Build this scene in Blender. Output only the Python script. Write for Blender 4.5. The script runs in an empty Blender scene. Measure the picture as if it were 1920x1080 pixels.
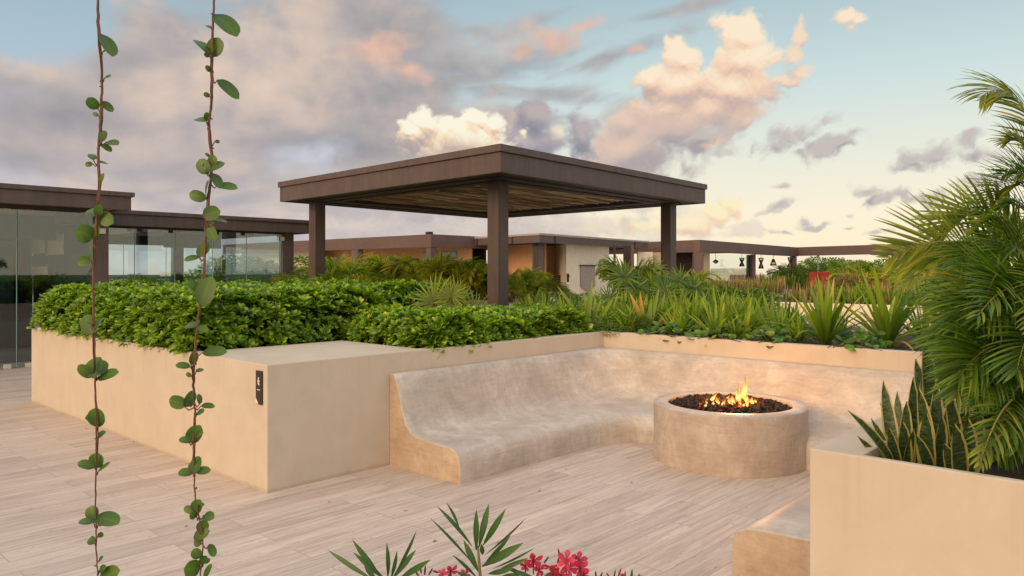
import bpy, bmesh, math, random
import numpy as np
from mathutils import Vector, Matrix
R = np.random.default_rng(11)
random.seed(5)
C = bpy.context.scene.collection

# ------------------------------------------------------------------ surveying helpers
FPX, EYE, HOR = 1414.0, 1.65, 509.0
HEAD = math.atan(1311 / 1414.0)
VX, VY = math.cos(HEAD), math.sin(HEAD)        # view direction on the ground plan
RX, RY = math.sin(HEAD), -math.cos(HEAD)       # to the right of it
def at(px, py, t):
    l = (px - 960) / FPX * t
    return np.array([VX * t + RX * l, VY * t + RY * l, EYE - (py - HOR) / FPX * t])
def onz(px, py, z=0.0):
    return at(px, py, (EYE - z) * FPX / (py - HOR))
def ony(px, py, Y):
    k = (px - 960) / FPX
    return at(px, py, Y / (VY + RY * k))
def onx(px, py, X):
    k = (px - 960) / FPX
    return at(px, py, X / (VX + RX * k))

# ------------------------------------------------------------------ materials
def new_mat(name):
    m = bpy.data.materials.new(name); m.use_nodes = True
    nt = m.node_tree; nt.nodes.clear()
    out = nt.nodes.new('ShaderNodeOutputMaterial')
    return m, nt, out
def N(nt, typ, **kw):
    n = nt.nodes.new(typ)
    for k, v in kw.items():
        if k.startswith('i_'):
            n.inputs[k[2:].replace('_', ' ')].default_value = v
        else: setattr(n, k, v)
    return n
def L(nt, a, b): nt.links.new(a, b)
def ramp(nt, fac, stops, interp='LINEAR'):
    r = nt.nodes.new('ShaderNodeValToRGB'); r.color_ramp.interpolation = interp
    e = r.color_ramp.elements
    while len(e) < len(stops): e.new(0.5)
    for i, (p, c) in enumerate(stops):
        e[i].position = p; e[i].color = (*c, 1) if len(c) == 3 else c
    if fac is not None: L(nt, fac, r.inputs[0])
    return r.outputs[0]
def mixc(nt, fac, a, b, mode='MIX'):
    n = nt.nodes.new('ShaderNodeMix'); n.data_type = 'RGBA'; n.blend_type = mode
    for sock, v in ((n.inputs[0], fac), (n.inputs[6], a), (n.inputs[7], b)):
        if hasattr(v, 'links'): L(nt, v, sock)
        else: sock.default_value = v if isinstance(v, (int, float)) else (*v, 1)
    return n.outputs[2]
def noise(nt, vec, scale, detail=6, rough=.55, dist=0.0):
    n = N(nt, 'ShaderNodeTexNoise'); n.inputs['Scale'].default_value = scale
    n.inputs['Detail'].default_value = detail; n.inputs['Roughness'].default_value = rough
    n.inputs['Distortion'].default_value = dist
    if vec is not None: L(nt, vec, n.inputs['Vector'])
    return n.outputs[0]
def world_pos(nt, scale=(1, 1, 1), rot=(0, 0, 0)):
    g = N(nt, 'ShaderNodeNewGeometry'); mp = N(nt, 'ShaderNodeMapping')
    mp.inputs['Scale'].default_value = scale; mp.inputs['Rotation'].default_value = rot
    L(nt, g.outputs['Position'], mp.inputs[0]); return mp.outputs[0]
def principled(nt, out, base, rough=.6, bump=None, bstr=.2, bdist=.01, spec=.5, metal=0.0):
    p = N(nt, 'ShaderNodeBsdfPrincipled')
    if hasattr(base, 'links'): L(nt, base, p.inputs['Base Color'])
    else: p.inputs['Base Color'].default_value = (*base, 1)
    if hasattr(rough, 'links'): L(nt, rough, p.inputs['Roughness'])
    else: p.inputs['Roughness'].default_value = rough
    p.inputs['Specular IOR Level'].default_value = spec
    p.inputs['Metallic'].default_value = metal
    if bump is not None:
        b = N(nt, 'ShaderNodeBump'); b.inputs['Strength'].default_value = bstr
        b.inputs['Distance'].default_value = bdist
        L(nt, bump, b.inputs['Height']); L(nt, b.outputs[0], p.inputs['Normal'])
    L(nt, p.outputs[0], out.inputs[0]); return p

def mat_mottled(name, c1, c2, c3, scale=2.0, rough=.75, bstr=.25, fine=60, stretch=(1, 1, 1), spec=.4):
    m, nt, out = new_mat(name)
    v = world_pos(nt, stretch)
    a = noise(nt, v, scale, 8, .62, .4); b = noise(nt, v, scale * 4.3, 8, .7, .2); f = noise(nt, v, fine, 4, .6)
    col = ramp(nt, a, [(.3, c1), (.5, c2), (.72, c3)])
    col = mixc(nt, ramp(nt, b, [(.35, (0, 0, 0)), (.75, (1, 1, 1))]), col, tuple(x * .82 for x in c2))
    col = mixc(nt, .12, col, f, 'OVERLAY')
    if 'steel' in name:
        t1 = noise(nt, world_pos(nt, (5, 5, .5)), 1.6, 6, .65, .4)
        col = mixc(nt, 1.0, col, ramp(nt, t1, [(.35, (.86, .86, .87)), (.5, (1, 1, 1)), (.68, (1.14, 1.12, 1.10))]), 'MULTIPLY')
    if 'plaster' in name:
        t1 = noise(nt, world_pos(nt, (1, 1, 7), (.5, .3, .4)), 3.4, 7, .7, 1.2); t2 = noise(nt, world_pos(nt, (6, 1, 1), (.2, .8, 1.1)), 3.0, 7, .7, 1.0)
        col = mixc(nt, 1.0, col, ramp(nt, t1, [(.33, (.89, .88, .87)), (.5, (1, 1, 1)), (.66, (1.07, 1.075, 1.08))]), 'MULTIPLY')
        col = mixc(nt, 1.0, col, ramp(nt, t2, [(.33, (.90, .89, .88)), (.5, (1, 1, 1)), (.68, (1.06, 1.065, 1.07))]), 'MULTIPLY')
    mm = N(nt, 'ShaderNodeMath', operation='ADD'); L(nt, b, mm.inputs[0]); L(nt, f, mm.inputs[1])
    principled(nt, out, col, rough, mm.outputs[0], bstr, .004, spec)
    return m

def mat_leaf(name, dark, light, rough=.45, trans=.35, hue=None, spec=.5):
    """two-sided leaf: per-leaf shade, midrib by the leaf's own u coordinate, light through the blade"""
    m, nt, out = new_mat(name)
    g = N(nt, 'ShaderNodeNewGeometry'); uv = N(nt, 'ShaderNodeTexCoord')
    sx = N(nt, 'ShaderNodeSeparateXYZ'); L(nt, uv.outputs['UV'], sx.inputs[0])
    stops = [(0, dark), (.55, tuple((x + y) / 2 for x, y in zip(dark, light))), (1, light)]
    if hue: stops = [(0, dark), (.5, tuple((x + y) / 2 for x, y in zip(dark, light))), (.88, light), (1, hue)]
    col = ramp(nt, g.outputs['Random Per Island'], stops)
    d = N(nt, 'ShaderNodeMath', operation='SUBTRACT'); L(nt, sx.outputs[0], d.inputs[0]); d.inputs[1].default_value = .5
    ab = N(nt, 'ShaderNodeMath', operation='ABSOLUTE'); L(nt, d.outputs[0], ab.inputs[0])
    rib = ramp(nt, ab.outputs[0], [(0, (1.35, 1.35, 1.2)), (.09, (1, 1, 1)), (1, (.96, .96, .96))])
    col = mixc(nt, 1.0, col, rib, 'MULTIPLY')
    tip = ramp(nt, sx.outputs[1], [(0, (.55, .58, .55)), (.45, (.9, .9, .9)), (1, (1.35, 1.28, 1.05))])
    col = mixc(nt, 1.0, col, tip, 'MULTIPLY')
    p = principled(nt, out, col, rough, None, spec=spec)
    t = N(nt, 'ShaderNodeBsdfTranslucent'); tc = mixc(nt, 1.0, col, (1.25, 1.35, .5), 'MULTIPLY'); L(nt, tc, t.inputs[0])
    ms = N(nt, 'ShaderNodeMixShader'); ms.inputs[0].default_value = trans
    L(nt, p.outputs[0], ms.inputs[1]); L(nt, t.outputs[0], ms.inputs[2]); L(nt, ms.outputs[0], out.inputs[0])
    return m

M = {}
# painted render of the planters
def mat_render(name, c, c2):
    m, nt, out = new_mat(name)
    v = world_pos(nt); vs = world_pos(nt, (6, 6, .35))
    a = noise(nt, v, .9, 6, .6); s = noise(nt, vs, 1.2, 6, .6); f = noise(nt, v, 140, 3, .6); mid = noise(nt, v, 9, 5, .6)
    col = mixc(nt, a, c, c2)
    st = ramp(nt, s, [(.42, (1, 1, 1)), (.75, (.965, .955, .94))])
    cl = noise(nt, v, 3.1, 7, .65, .6); col = mixc(nt, 1.0, col, ramp(nt, cl, [(.3, (.945, .935, .925)), (.6, (1.03, 1.03, 1.03))]), 'MULTIPLY')
    col = mixc(nt, 1.0, col, st, 'MULTIPLY')
    mm = N(nt, 'ShaderNodeMath', operation='ADD'); L(nt, mid, mm.inputs[0]); L(nt, f, mm.inputs[1])
    # splash dirt close to the paving
    g = N(nt, 'ShaderNodeNewGeometry'); sz = N(nt, 'ShaderNodeSeparateXYZ'); L(nt, g.outputs['Position'], sz.inputs[0])
    n2 = N(nt, 'ShaderNodeMath', operation='MULTIPLY_ADD'); L(nt, mid, n2.inputs[0]); n2.inputs[1].default_value = -.03; L(nt, sz.outputs[2], n2.inputs[2])
    dirt = ramp(nt, n2.outputs[0], [(0, (.84, .80, .77)), (.015, (.97, .965, .96)), (.05, (1, 1, 1))])
    col = mixc(nt, 1.0, col, dirt, 'MULTIPLY')
    # faint run-off marks under the top edge
    run = noise(nt, world_pos(nt, (9, 9, .25)), 2.2, 5, .6)
    hi = N(nt, 'ShaderNodeMapRange'); L(nt, sz.outputs[2], hi.inputs[0]); hi.inputs[1].default_value = .55; hi.inputs[2].default_value = .95; hi.inputs[3].default_value = 0; hi.inputs[4].default_value = .4
    rm = N(nt, 'ShaderNodeMath', operation='MULTIPLY'); L(nt, hi.outputs[0], rm.inputs[0]); L(nt, ramp(nt, run, [(.56, (0, 0, 0)), (.74, (1, 1, 1))]), rm.inputs[1])
    col = mixc(nt, rm.outputs[0], col, mixc(nt, 1.0, col, (.84, .81, .77), 'MULTIPLY'))
    principled(nt, out, col, .85, mm.outputs[0], .16, .003, .3)
    return m
M['render'] = mat_render('cream_render', (.63, .555, .455), (.57, .495, .40))
M['cream_far'] = mat_render('pale_cream_render', (.88, .80, .64), (.83, .75, .59))
M['orange_wall'] = mat_render('lamplit_orange_render', (.78, .46, .24), (.70, .40, .20))  # glow of warm lamps on recessed walls, put into the base colour
M['plaster'] = mat_mottled('polished_plaster', (.40, .34, .295), (.56, .505, .45), (.72, .68, .63), 2.3, .42, .35, 38)
M['end_plaster'] = mat_mottled('sunlit_end_plaster', (.42, .31, .215), (.54, .42, .305), (.63, .51, .39), 3.2, .6, .3, 38)  # bench ends: warm low sunlight painted into a second plaster tone
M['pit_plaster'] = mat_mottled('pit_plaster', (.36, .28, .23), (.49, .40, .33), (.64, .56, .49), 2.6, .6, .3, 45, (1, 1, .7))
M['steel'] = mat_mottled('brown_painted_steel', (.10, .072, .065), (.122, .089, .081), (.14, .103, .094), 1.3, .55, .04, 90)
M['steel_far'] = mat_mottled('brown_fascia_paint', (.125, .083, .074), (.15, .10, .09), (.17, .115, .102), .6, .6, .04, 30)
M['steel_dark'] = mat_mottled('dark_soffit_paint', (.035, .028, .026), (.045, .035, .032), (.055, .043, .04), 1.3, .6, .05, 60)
M['pale_edge'] = mat_mottled('pale_metal_edge', (.55, .5, .45), (.6, .55, .5), (.65, .6, .55), 1.3, .4, .04, 60)
M['tan'] = mat_mottled('tan_ceiling_board', (.50, .43, .30), (.56, .48, .34), (.6, .52, .37), 1, .7, .05, 30)
M['dark'] = mat_mottled('dark_joinery', (.02, .017, .016), (.03, .024, .022), (.04, .03, .028), 2, .5, .1, 30)
M['teal'] = mat_mottled('teal_fabric', (.03, .07, .09), (.04, .10, .12), (.05, .12, .15), 2, .8, .1, 30, (6, 6, .4))
M['soil'] = mat_mottled('planting_soil', (.03, .02, .014), (.055, .036, .025), (.09, .06, .04), 9, .95, 1.0, 60)
M['brick'] = None
def mk_brick():
    m, nt, out = new_mat('dark_brick')
    v = world_pos(nt, (1, 1, 1), (math.radians(90), 0, 0))
    b = N(nt, 'ShaderNodeTexBrick'); L(nt, v, b.inputs[0]); b.inputs['Scale'].default_value = 3
    b.inputs['Color1'].default_value = (.07, .035, .025, 1); b.inputs['Color2'].default_value = (.04, .022, .018, 1)
    b.inputs['Mortar'].default_value = (.02, .015, .012, 1)
    principled(nt, out, b.outputs[0], .9); return m
M['brick'] = mk_brick()
def mk_floor():
    m, nt, out = new_mat('travertine_planks')
    v = world_pos(nt)
    b = N(nt, 'ShaderNodeTexBrick'); L(nt, v, b.inputs[0])
    b.inputs['Scale'].default_value = 1.0; b.inputs['Brick Width'].default_value = 1.20; b.inputs['Row Height'].default_value = .20
    b.inputs['Mortar Size'].default_value = .0024; b.inputs['Mortar Smooth'].default_value = .3; b.inputs['Bias'].default_value = 0
    b.offset = .37; b.offset_frequency = 2
    b.inputs['Color1'].default_value = (0, 0, 0, 1); b.inputs['Color2'].default_value = (1, 1, 1, 1); b.inputs['Mortar'].default_value = (.5, .5, .5, 1)
    # every plank gets its own shift of the vein pattern
    off = N(nt, 'ShaderNodeVectorMath', operation='MULTIPLY'); L(nt, b.outputs[0], off.inputs[0]); off.inputs[1].default_value = (17, 9, 5)
    add = N(nt, 'ShaderNodeVectorMath', operation='ADD'); L(nt, v, add.inputs[0]); L(nt, off.outputs[0], add.inputs[1])
    mp = N(nt, 'ShaderNodeMapping'); mp.inputs['Scale'].default_value = (1.1, 16, 1); L(nt, add.outputs[0], mp.inputs[0])
    vein = noise(nt, mp.outputs[0], 1.6, 8, .68, .5)
    mp2 = N(nt, 'ShaderNodeMapping'); mp2.inputs['Scale'].default_value = (3, 50, 1); L(nt, add.outputs[0], mp2.inputs[0])
    vein2 = noise(nt, mp2.outputs[0], 2.0, 6, .7)
    big = noise(nt, v, .5, 4, .6)
    col = ramp(nt, vein, [(.22, (.30, .23, .19)), (.38, (.50, .42, .365)), (.52, (.615, .545, .485)), (.72, (.71, .655, .595))])
    col = mixc(nt, ramp(nt, vein2, [(.5, (0, 0, 0)), (.78, (.65, .65, .65))]), col, (.40, .29, .235))
    tone = ramp(nt, b.outputs[0], [(0, (.86, .84, .825)), (.5, (1, .985, .97)), (1, (1.08, 1.06, 1.03))])
    col = mixc(nt, 1.0, col, tone, 'MULTIPLY')
    col = mixc(nt, 1.0, col, ramp(nt, big, [(.3, (.9, .88, .87)), (.7, (1.06, 1.04, 1.04))]), 'MULTIPLY')
    # open pores
    mp3 = N(nt, 'ShaderNodeMapping'); mp3.inputs['Scale'].default_value = (7, 42, 1); L(nt, add.outputs[0], mp3.inputs[0])
    pore = noise(nt, mp3.outputs[0], 2.2, 3, .5)
    pm = ramp(nt, pore, [(.68, (0, 0, 0)), (.73, (1, 1, 1))])
    col = mixc(nt, pm, col, (.20, .14, .11))
    jm = ramp(nt, b.outputs['Fac'], [(0, (0, 0, 0)), (1, (.75, .75, .75))])
    col = mixc(nt, jm, col, (.26, .205, .17))
    hsum = N(nt, 'ShaderNodeMath', operation='ADD'); L(nt, pm, hsum.inputs[0]); L(nt, b.outputs['Fac'], hsum.inputs[1])
    inv = N(nt, 'ShaderNodeMath', operation='SUBTRACT'); inv.inputs[0].default_value = 1; L(nt, hsum.outputs[0], inv.inputs[1])
    rr = ramp(nt, vein, [(.3, (.45, .45, .45)), (.7, (.62, .62, .62))])
    principled(nt, out, col, rr, inv.outputs[0], .35, .002, .4)
    return m
M['floor'] = mk_floor()
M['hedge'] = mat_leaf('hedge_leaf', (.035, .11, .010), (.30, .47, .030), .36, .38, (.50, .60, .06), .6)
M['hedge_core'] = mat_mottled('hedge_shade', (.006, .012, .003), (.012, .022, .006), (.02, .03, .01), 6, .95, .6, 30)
M['strap'] = mat_leaf('strap_leaf', (.05, .12, .012), (.32, .43, .035), .42, .42, (.62, .52, .08))
M['strap_dry'] = mat_leaf('dry_strap_leaf', (.38, .18, .04), (.55, .34, .10), .7, .3)
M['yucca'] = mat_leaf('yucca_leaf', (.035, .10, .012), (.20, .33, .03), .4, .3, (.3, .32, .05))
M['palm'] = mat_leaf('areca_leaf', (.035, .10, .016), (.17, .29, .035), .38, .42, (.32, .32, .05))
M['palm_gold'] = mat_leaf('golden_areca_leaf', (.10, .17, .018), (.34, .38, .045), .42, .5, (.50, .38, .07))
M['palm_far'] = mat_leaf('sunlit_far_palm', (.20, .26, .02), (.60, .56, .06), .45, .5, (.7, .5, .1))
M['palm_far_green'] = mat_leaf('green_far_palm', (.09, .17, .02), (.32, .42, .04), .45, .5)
M['palm_dry'] = mat_leaf('dry_palm_leaf', (.25, .14, .05), (.48, .32, .14), .7, .3)
M['fan'] = mat_leaf('fan_leaf', (.16, .24, .02), (.42, .46, .05), .45, .45)
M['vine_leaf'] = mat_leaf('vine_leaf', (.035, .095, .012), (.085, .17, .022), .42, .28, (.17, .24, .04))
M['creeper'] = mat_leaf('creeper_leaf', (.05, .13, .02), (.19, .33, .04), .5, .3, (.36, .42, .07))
M['oleander'] = mat_leaf('oleander_leaf', (.03, .09, .02), (.06, .15, .03), .4, .25)
M['far_leaf'] = mat_leaf('far_leaf', (.045, .11, .015), (.20, .30, .04), .6, .3)
M['dry_spike'] = mat_leaf('dry_spike', (.15, .10, .04), (.42, .33, .16), .7, .3, (.5, .25, .12))
M['petal'] = mat_leaf('pink_petal', (.42, .015, .06), (.72, .06, .17), .5, .35)
M['bud'] = mat_leaf('dark_bud', (.16, .01, .02), (.30, .02, .04), .5, .1)
M['far_petal'] = mat_leaf('bract', (.42, .05, .08), (.75, .22, .22), .6, .3)
def mk_snake():
    m, nt, out = new_mat('variegated_snake_leaf')
    uv = N(nt, 'ShaderNodeTexCoord'); sx = N(nt, 'ShaderNodeSeparateXYZ'); L(nt, uv.outputs['UV'], sx.inputs[0])
    g = N(nt, 'ShaderNodeNewGeometry')
    mp = N(nt, 'ShaderNodeMapping'); mp.inputs['Scale'].default_value = (1.2, 26, 1); L(nt, uv.outputs['UV'], mp.inputs[0])
    addv = N(nt, 'ShaderNodeVectorMath', operation='ADD'); L(nt, mp.outputs[0], addv.inputs[0]); L(nt, g.outputs['Random Per Island'], addv.inputs[1])
    bands = noise(nt, addv.outputs[0], 1.6, 4, .6, .6)
    inner = ramp(nt, bands, [(.35, (.018, .045, .014)), (.5, (.035, .075, .022)), (.62, (.12, .17, .07))])
    d = N(nt, 'ShaderNodeMath', operation='SUBTRACT'); L(nt, sx.outputs[0], d.inputs[0]); d.inputs[1].default_value = .5
    ab = N(nt, 'ShaderNodeMath', operation='ABSOLUTE'); L(nt, d.outputs[0], ab.inputs[0])
    e = ramp(nt, ab.outputs[0], [(.36, (0, 0, 0)), (.40, (1, 1, 1))])
    col = mixc(nt, e, inner, (.50, .43, .12))
    p = principled(nt, out, col, .45)
    t = N(nt, 'ShaderNodeBsdfTranslucent'); L(nt, col, t.inputs[0])
    ms = N(nt, 'ShaderNodeMixShader'); ms.inputs[0].default_value = .12
    L(nt, p.outputs[0], ms.inputs[1]); L(nt, t.outputs[0], ms.inputs[2]); L(nt, ms.outputs[0], out.inputs[0])
    return m
M['snake'] = mk_snake()
M['stem'] = mat_mottled('vine_stem', (.10, .04, .022), (.16, .07, .035), (.22, .10, .05), 60, .6, .3, 300)
M['cane'] = mat_mottled('palm_cane', (.10, .10, .04), (.20, .17, .06), (.28, .22, .09), 8, .6, .3, 60, (1, 1, 6))
M['rachis'] = mat_mottled('palm_rachis', (.17, .18, .03), (.27, .24, .04), (.34, .28, .06), 8, .5, .1, 60)
M['twig'] = mat_mottled('twig_bark', (.06, .04, .025), (.10, .07, .04), (.15, .10, .06), 20, .9, .5, 90)
M['lava'] = mat_mottled('lava_rock', (.012, .009, .009), (.03, .02, .018), (.065, .04, .034), 22, .95, 1.0, 120)
def mk_reed():
    m, nt, out = new_mat('dry_reed')
    g = N(nt, 'ShaderNodeNewGeometry')
    c = ramp(nt, g.outputs['Random Per Island'], [(0, (.13, .08, .045)), (.5, (.32, .22, .12)), (.9, (.55, .42, .26)), (1, (.75, .62, .42))])
    principled(nt, out, c, .8); return m
M['reed'] = mk_reed()
def mk_glass():
    m, nt, out = new_mat('clear_glass')
    tr = N(nt, 'ShaderNodeBsdfTransparent'); tr.inputs[0].default_value = (.90, .97, .97, 1)
    gl = N(nt, 'ShaderNodeBsdfGlossy'); gl.inputs['Roughness'].default_value = .01; gl.inputs[0].default_value = (.9, .95, .97, 1)
    l0 = N(nt, 'ShaderNodeLayerWeight'); l0.inputs[0].default_value = .5; lw = N(nt, 'ShaderNodeMath', operation='POWER'); L(nt, l0.outputs['Facing'], lw.inputs[0]); lw.inputs[1].default_value = 3.5; l2 = N(nt, 'ShaderNodeMath', operation='MULTIPLY_ADD'); L(nt, lw.outputs[0], l2.inputs[0]); l2.inputs[1].default_value = .75; l2.inputs[2].default_value = .085; lw = l2
    ms = N(nt, 'ShaderNodeMixShader'); L(nt, lw.outputs[0], ms.inputs[0]); L(nt, tr.outputs[0], ms.inputs[1]); L(nt, gl.outputs[0], ms.inputs[2])
    L(nt, ms.outputs[0], out.inputs[0]); return m
M['glass'] = mk_glass()
def flat(name, c, rough=.5, metal=0):
    m, nt, out = new_mat(name)
    v = world_pos(nt); n = noise(nt, v, 14, 4)
    col = mixc(nt, n, tuple(x * .9 for x in c), tuple(min(1, x * 1.08) for x in c))
    principled(nt, out, col, rough, None, metal=metal); return m
M['glass_edge'] = flat('green_glass_edge', (.30, .46, .44), .2)
M['clamp'] = flat('pale_clamp', (.66, .62, .55), .4)
M['sign_black'] = flat('dark_sign_plate', (.035, .014, .016), .35)
M['sign_white'] = flat('white_sign_print', (.75, .74, .72), .5)
M['sign_side'] = flat('brown_sign_edge', (.20, .09, .07), .4)
M['red_cloth'] = mat_mottled('red_slats', (.26, .03, .015), (.36, .045, .02), (.44, .06, .03), 3, .7, .1, 30, (8, 8, .3))
M['macrame'] = mat_mottled('macrame_cotton', (.30, .25, .24), (.42, .36, .34), (.52, .46, .43), 9, .95, .6, 90, (4, 4, 1))
M['black_metal'] = flat('black_metal', (.02, .018, .016), .5)
M['white_far'] = mat_mottled('far_white_render', (.62, .56, .50), (.70, .64, .58), (.76, .70, .64), .1, .9, .0, 3)
M['window_far'] = flat('far_window', (.16, .15, .16), .3)
M['land'] = mat_mottled('distant_land', (.03, .05, .02), (.06, .08, .035), (.12, .12, .07), .02, .95, .1, 1)
def mk_flame():
    m, nt, out = new_mat('flame')
    uv = N(nt, 'ShaderNodeTexCoord'); sx = N(nt, 'ShaderNodeSeparateXYZ'); L(nt, uv.outputs['UV'], sx.inputs[0])
    col = ramp(nt, sx.outputs[1], [(0, (1, .22, .02)), (.15, (1, .50, .09)), (.40, (1, .66, .18)), (.75, (1, .40, .06)), (1, (1, .16, .02))])
    lw = N(nt, 'ShaderNodeLayerWeight'); lw.inputs[0].default_value = .45
    em = N(nt, 'ShaderNodeEmission'); L(nt, col, em.inputs[0])
    st = ramp(nt, sx.outputs[1], [(0, (.55, .55, .55)), (.2, (1, 1, 1)), (.7, (.55, .55, .55)), (1, (.25, .25, .25))])
    mul = N(nt, 'ShaderNodeMath', operation='MULTIPLY'); L(nt, st, mul.inputs[0]); mul.inputs[1].default_value = 2.1; L(nt, mul.outputs[0], em.inputs[1])
    tr = N(nt, 'ShaderNodeBsdfTransparent')
    n = noise(nt, world_pos(nt, (1, 1, .45)), 32, 3, .6)
    a = N(nt, 'ShaderNodeMath', operation='MULTIPLY_ADD'); L(nt, n, a.inputs[0]); a.inputs[1].default_value = .9; L(nt, lw.outputs['Facing'], a.inputs[2])
    fac = ramp(nt, a.outputs[0], [(.55, (0, 0, 0)), (1.0, (.95, .95, .95))])
    ms = N(nt, 'ShaderNodeMixShader'); L(nt, fac, ms.inputs[0]); L(nt, em.outputs[0], ms.inputs[1]); L(nt, tr.outputs[0], ms.inputs[2])
    L(nt, ms.outputs[0], out.inputs[0]); return m
M['flame'] = mk_flame()
def mk_ember():
    m, nt, out = new_mat('glowing_ember')
    n = noise(nt, world_pos(nt), 30, 4)
    em = N(nt, 'ShaderNodeEmission'); L(nt, ramp(nt, n, [(.4, (.12, .01, .003)), (.65, (.9, .12, .02))]), em.inputs[0]); em.inputs[1].default_value = 1.5
    L(nt, em.outputs[0], out.inputs[0]); return m
M['ember'] = mk_ember()

# ------------------------------------------------------------------ object helpers
def tag(o, label=None, cat=None, group=None, kind=None):
    if label: o['label'] = label
    if cat: o['category'] = cat
    if group: o['group'] = group
    if kind: o['kind'] = kind
    return o
def empty(name, loc, label, cat, group=None):
    o = bpy.data.objects.new(name, None); C.objects.link(o); o.location = loc
    o.empty_display_size = .2
    return tag(o, label, cat, group)
def link(name, me, parent=None):
    o = bpy.data.objects.new(name, me); C.objects.link(o)
    if parent is not None:
        o.parent = parent; o.matrix_parent_inverse = Matrix.Translation(-parent.location)
    return o

def wloc(o):
    v = Vector((0, 0, 0))
    while o is not None: v = v + o.location; o = o.parent
    return v

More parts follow.
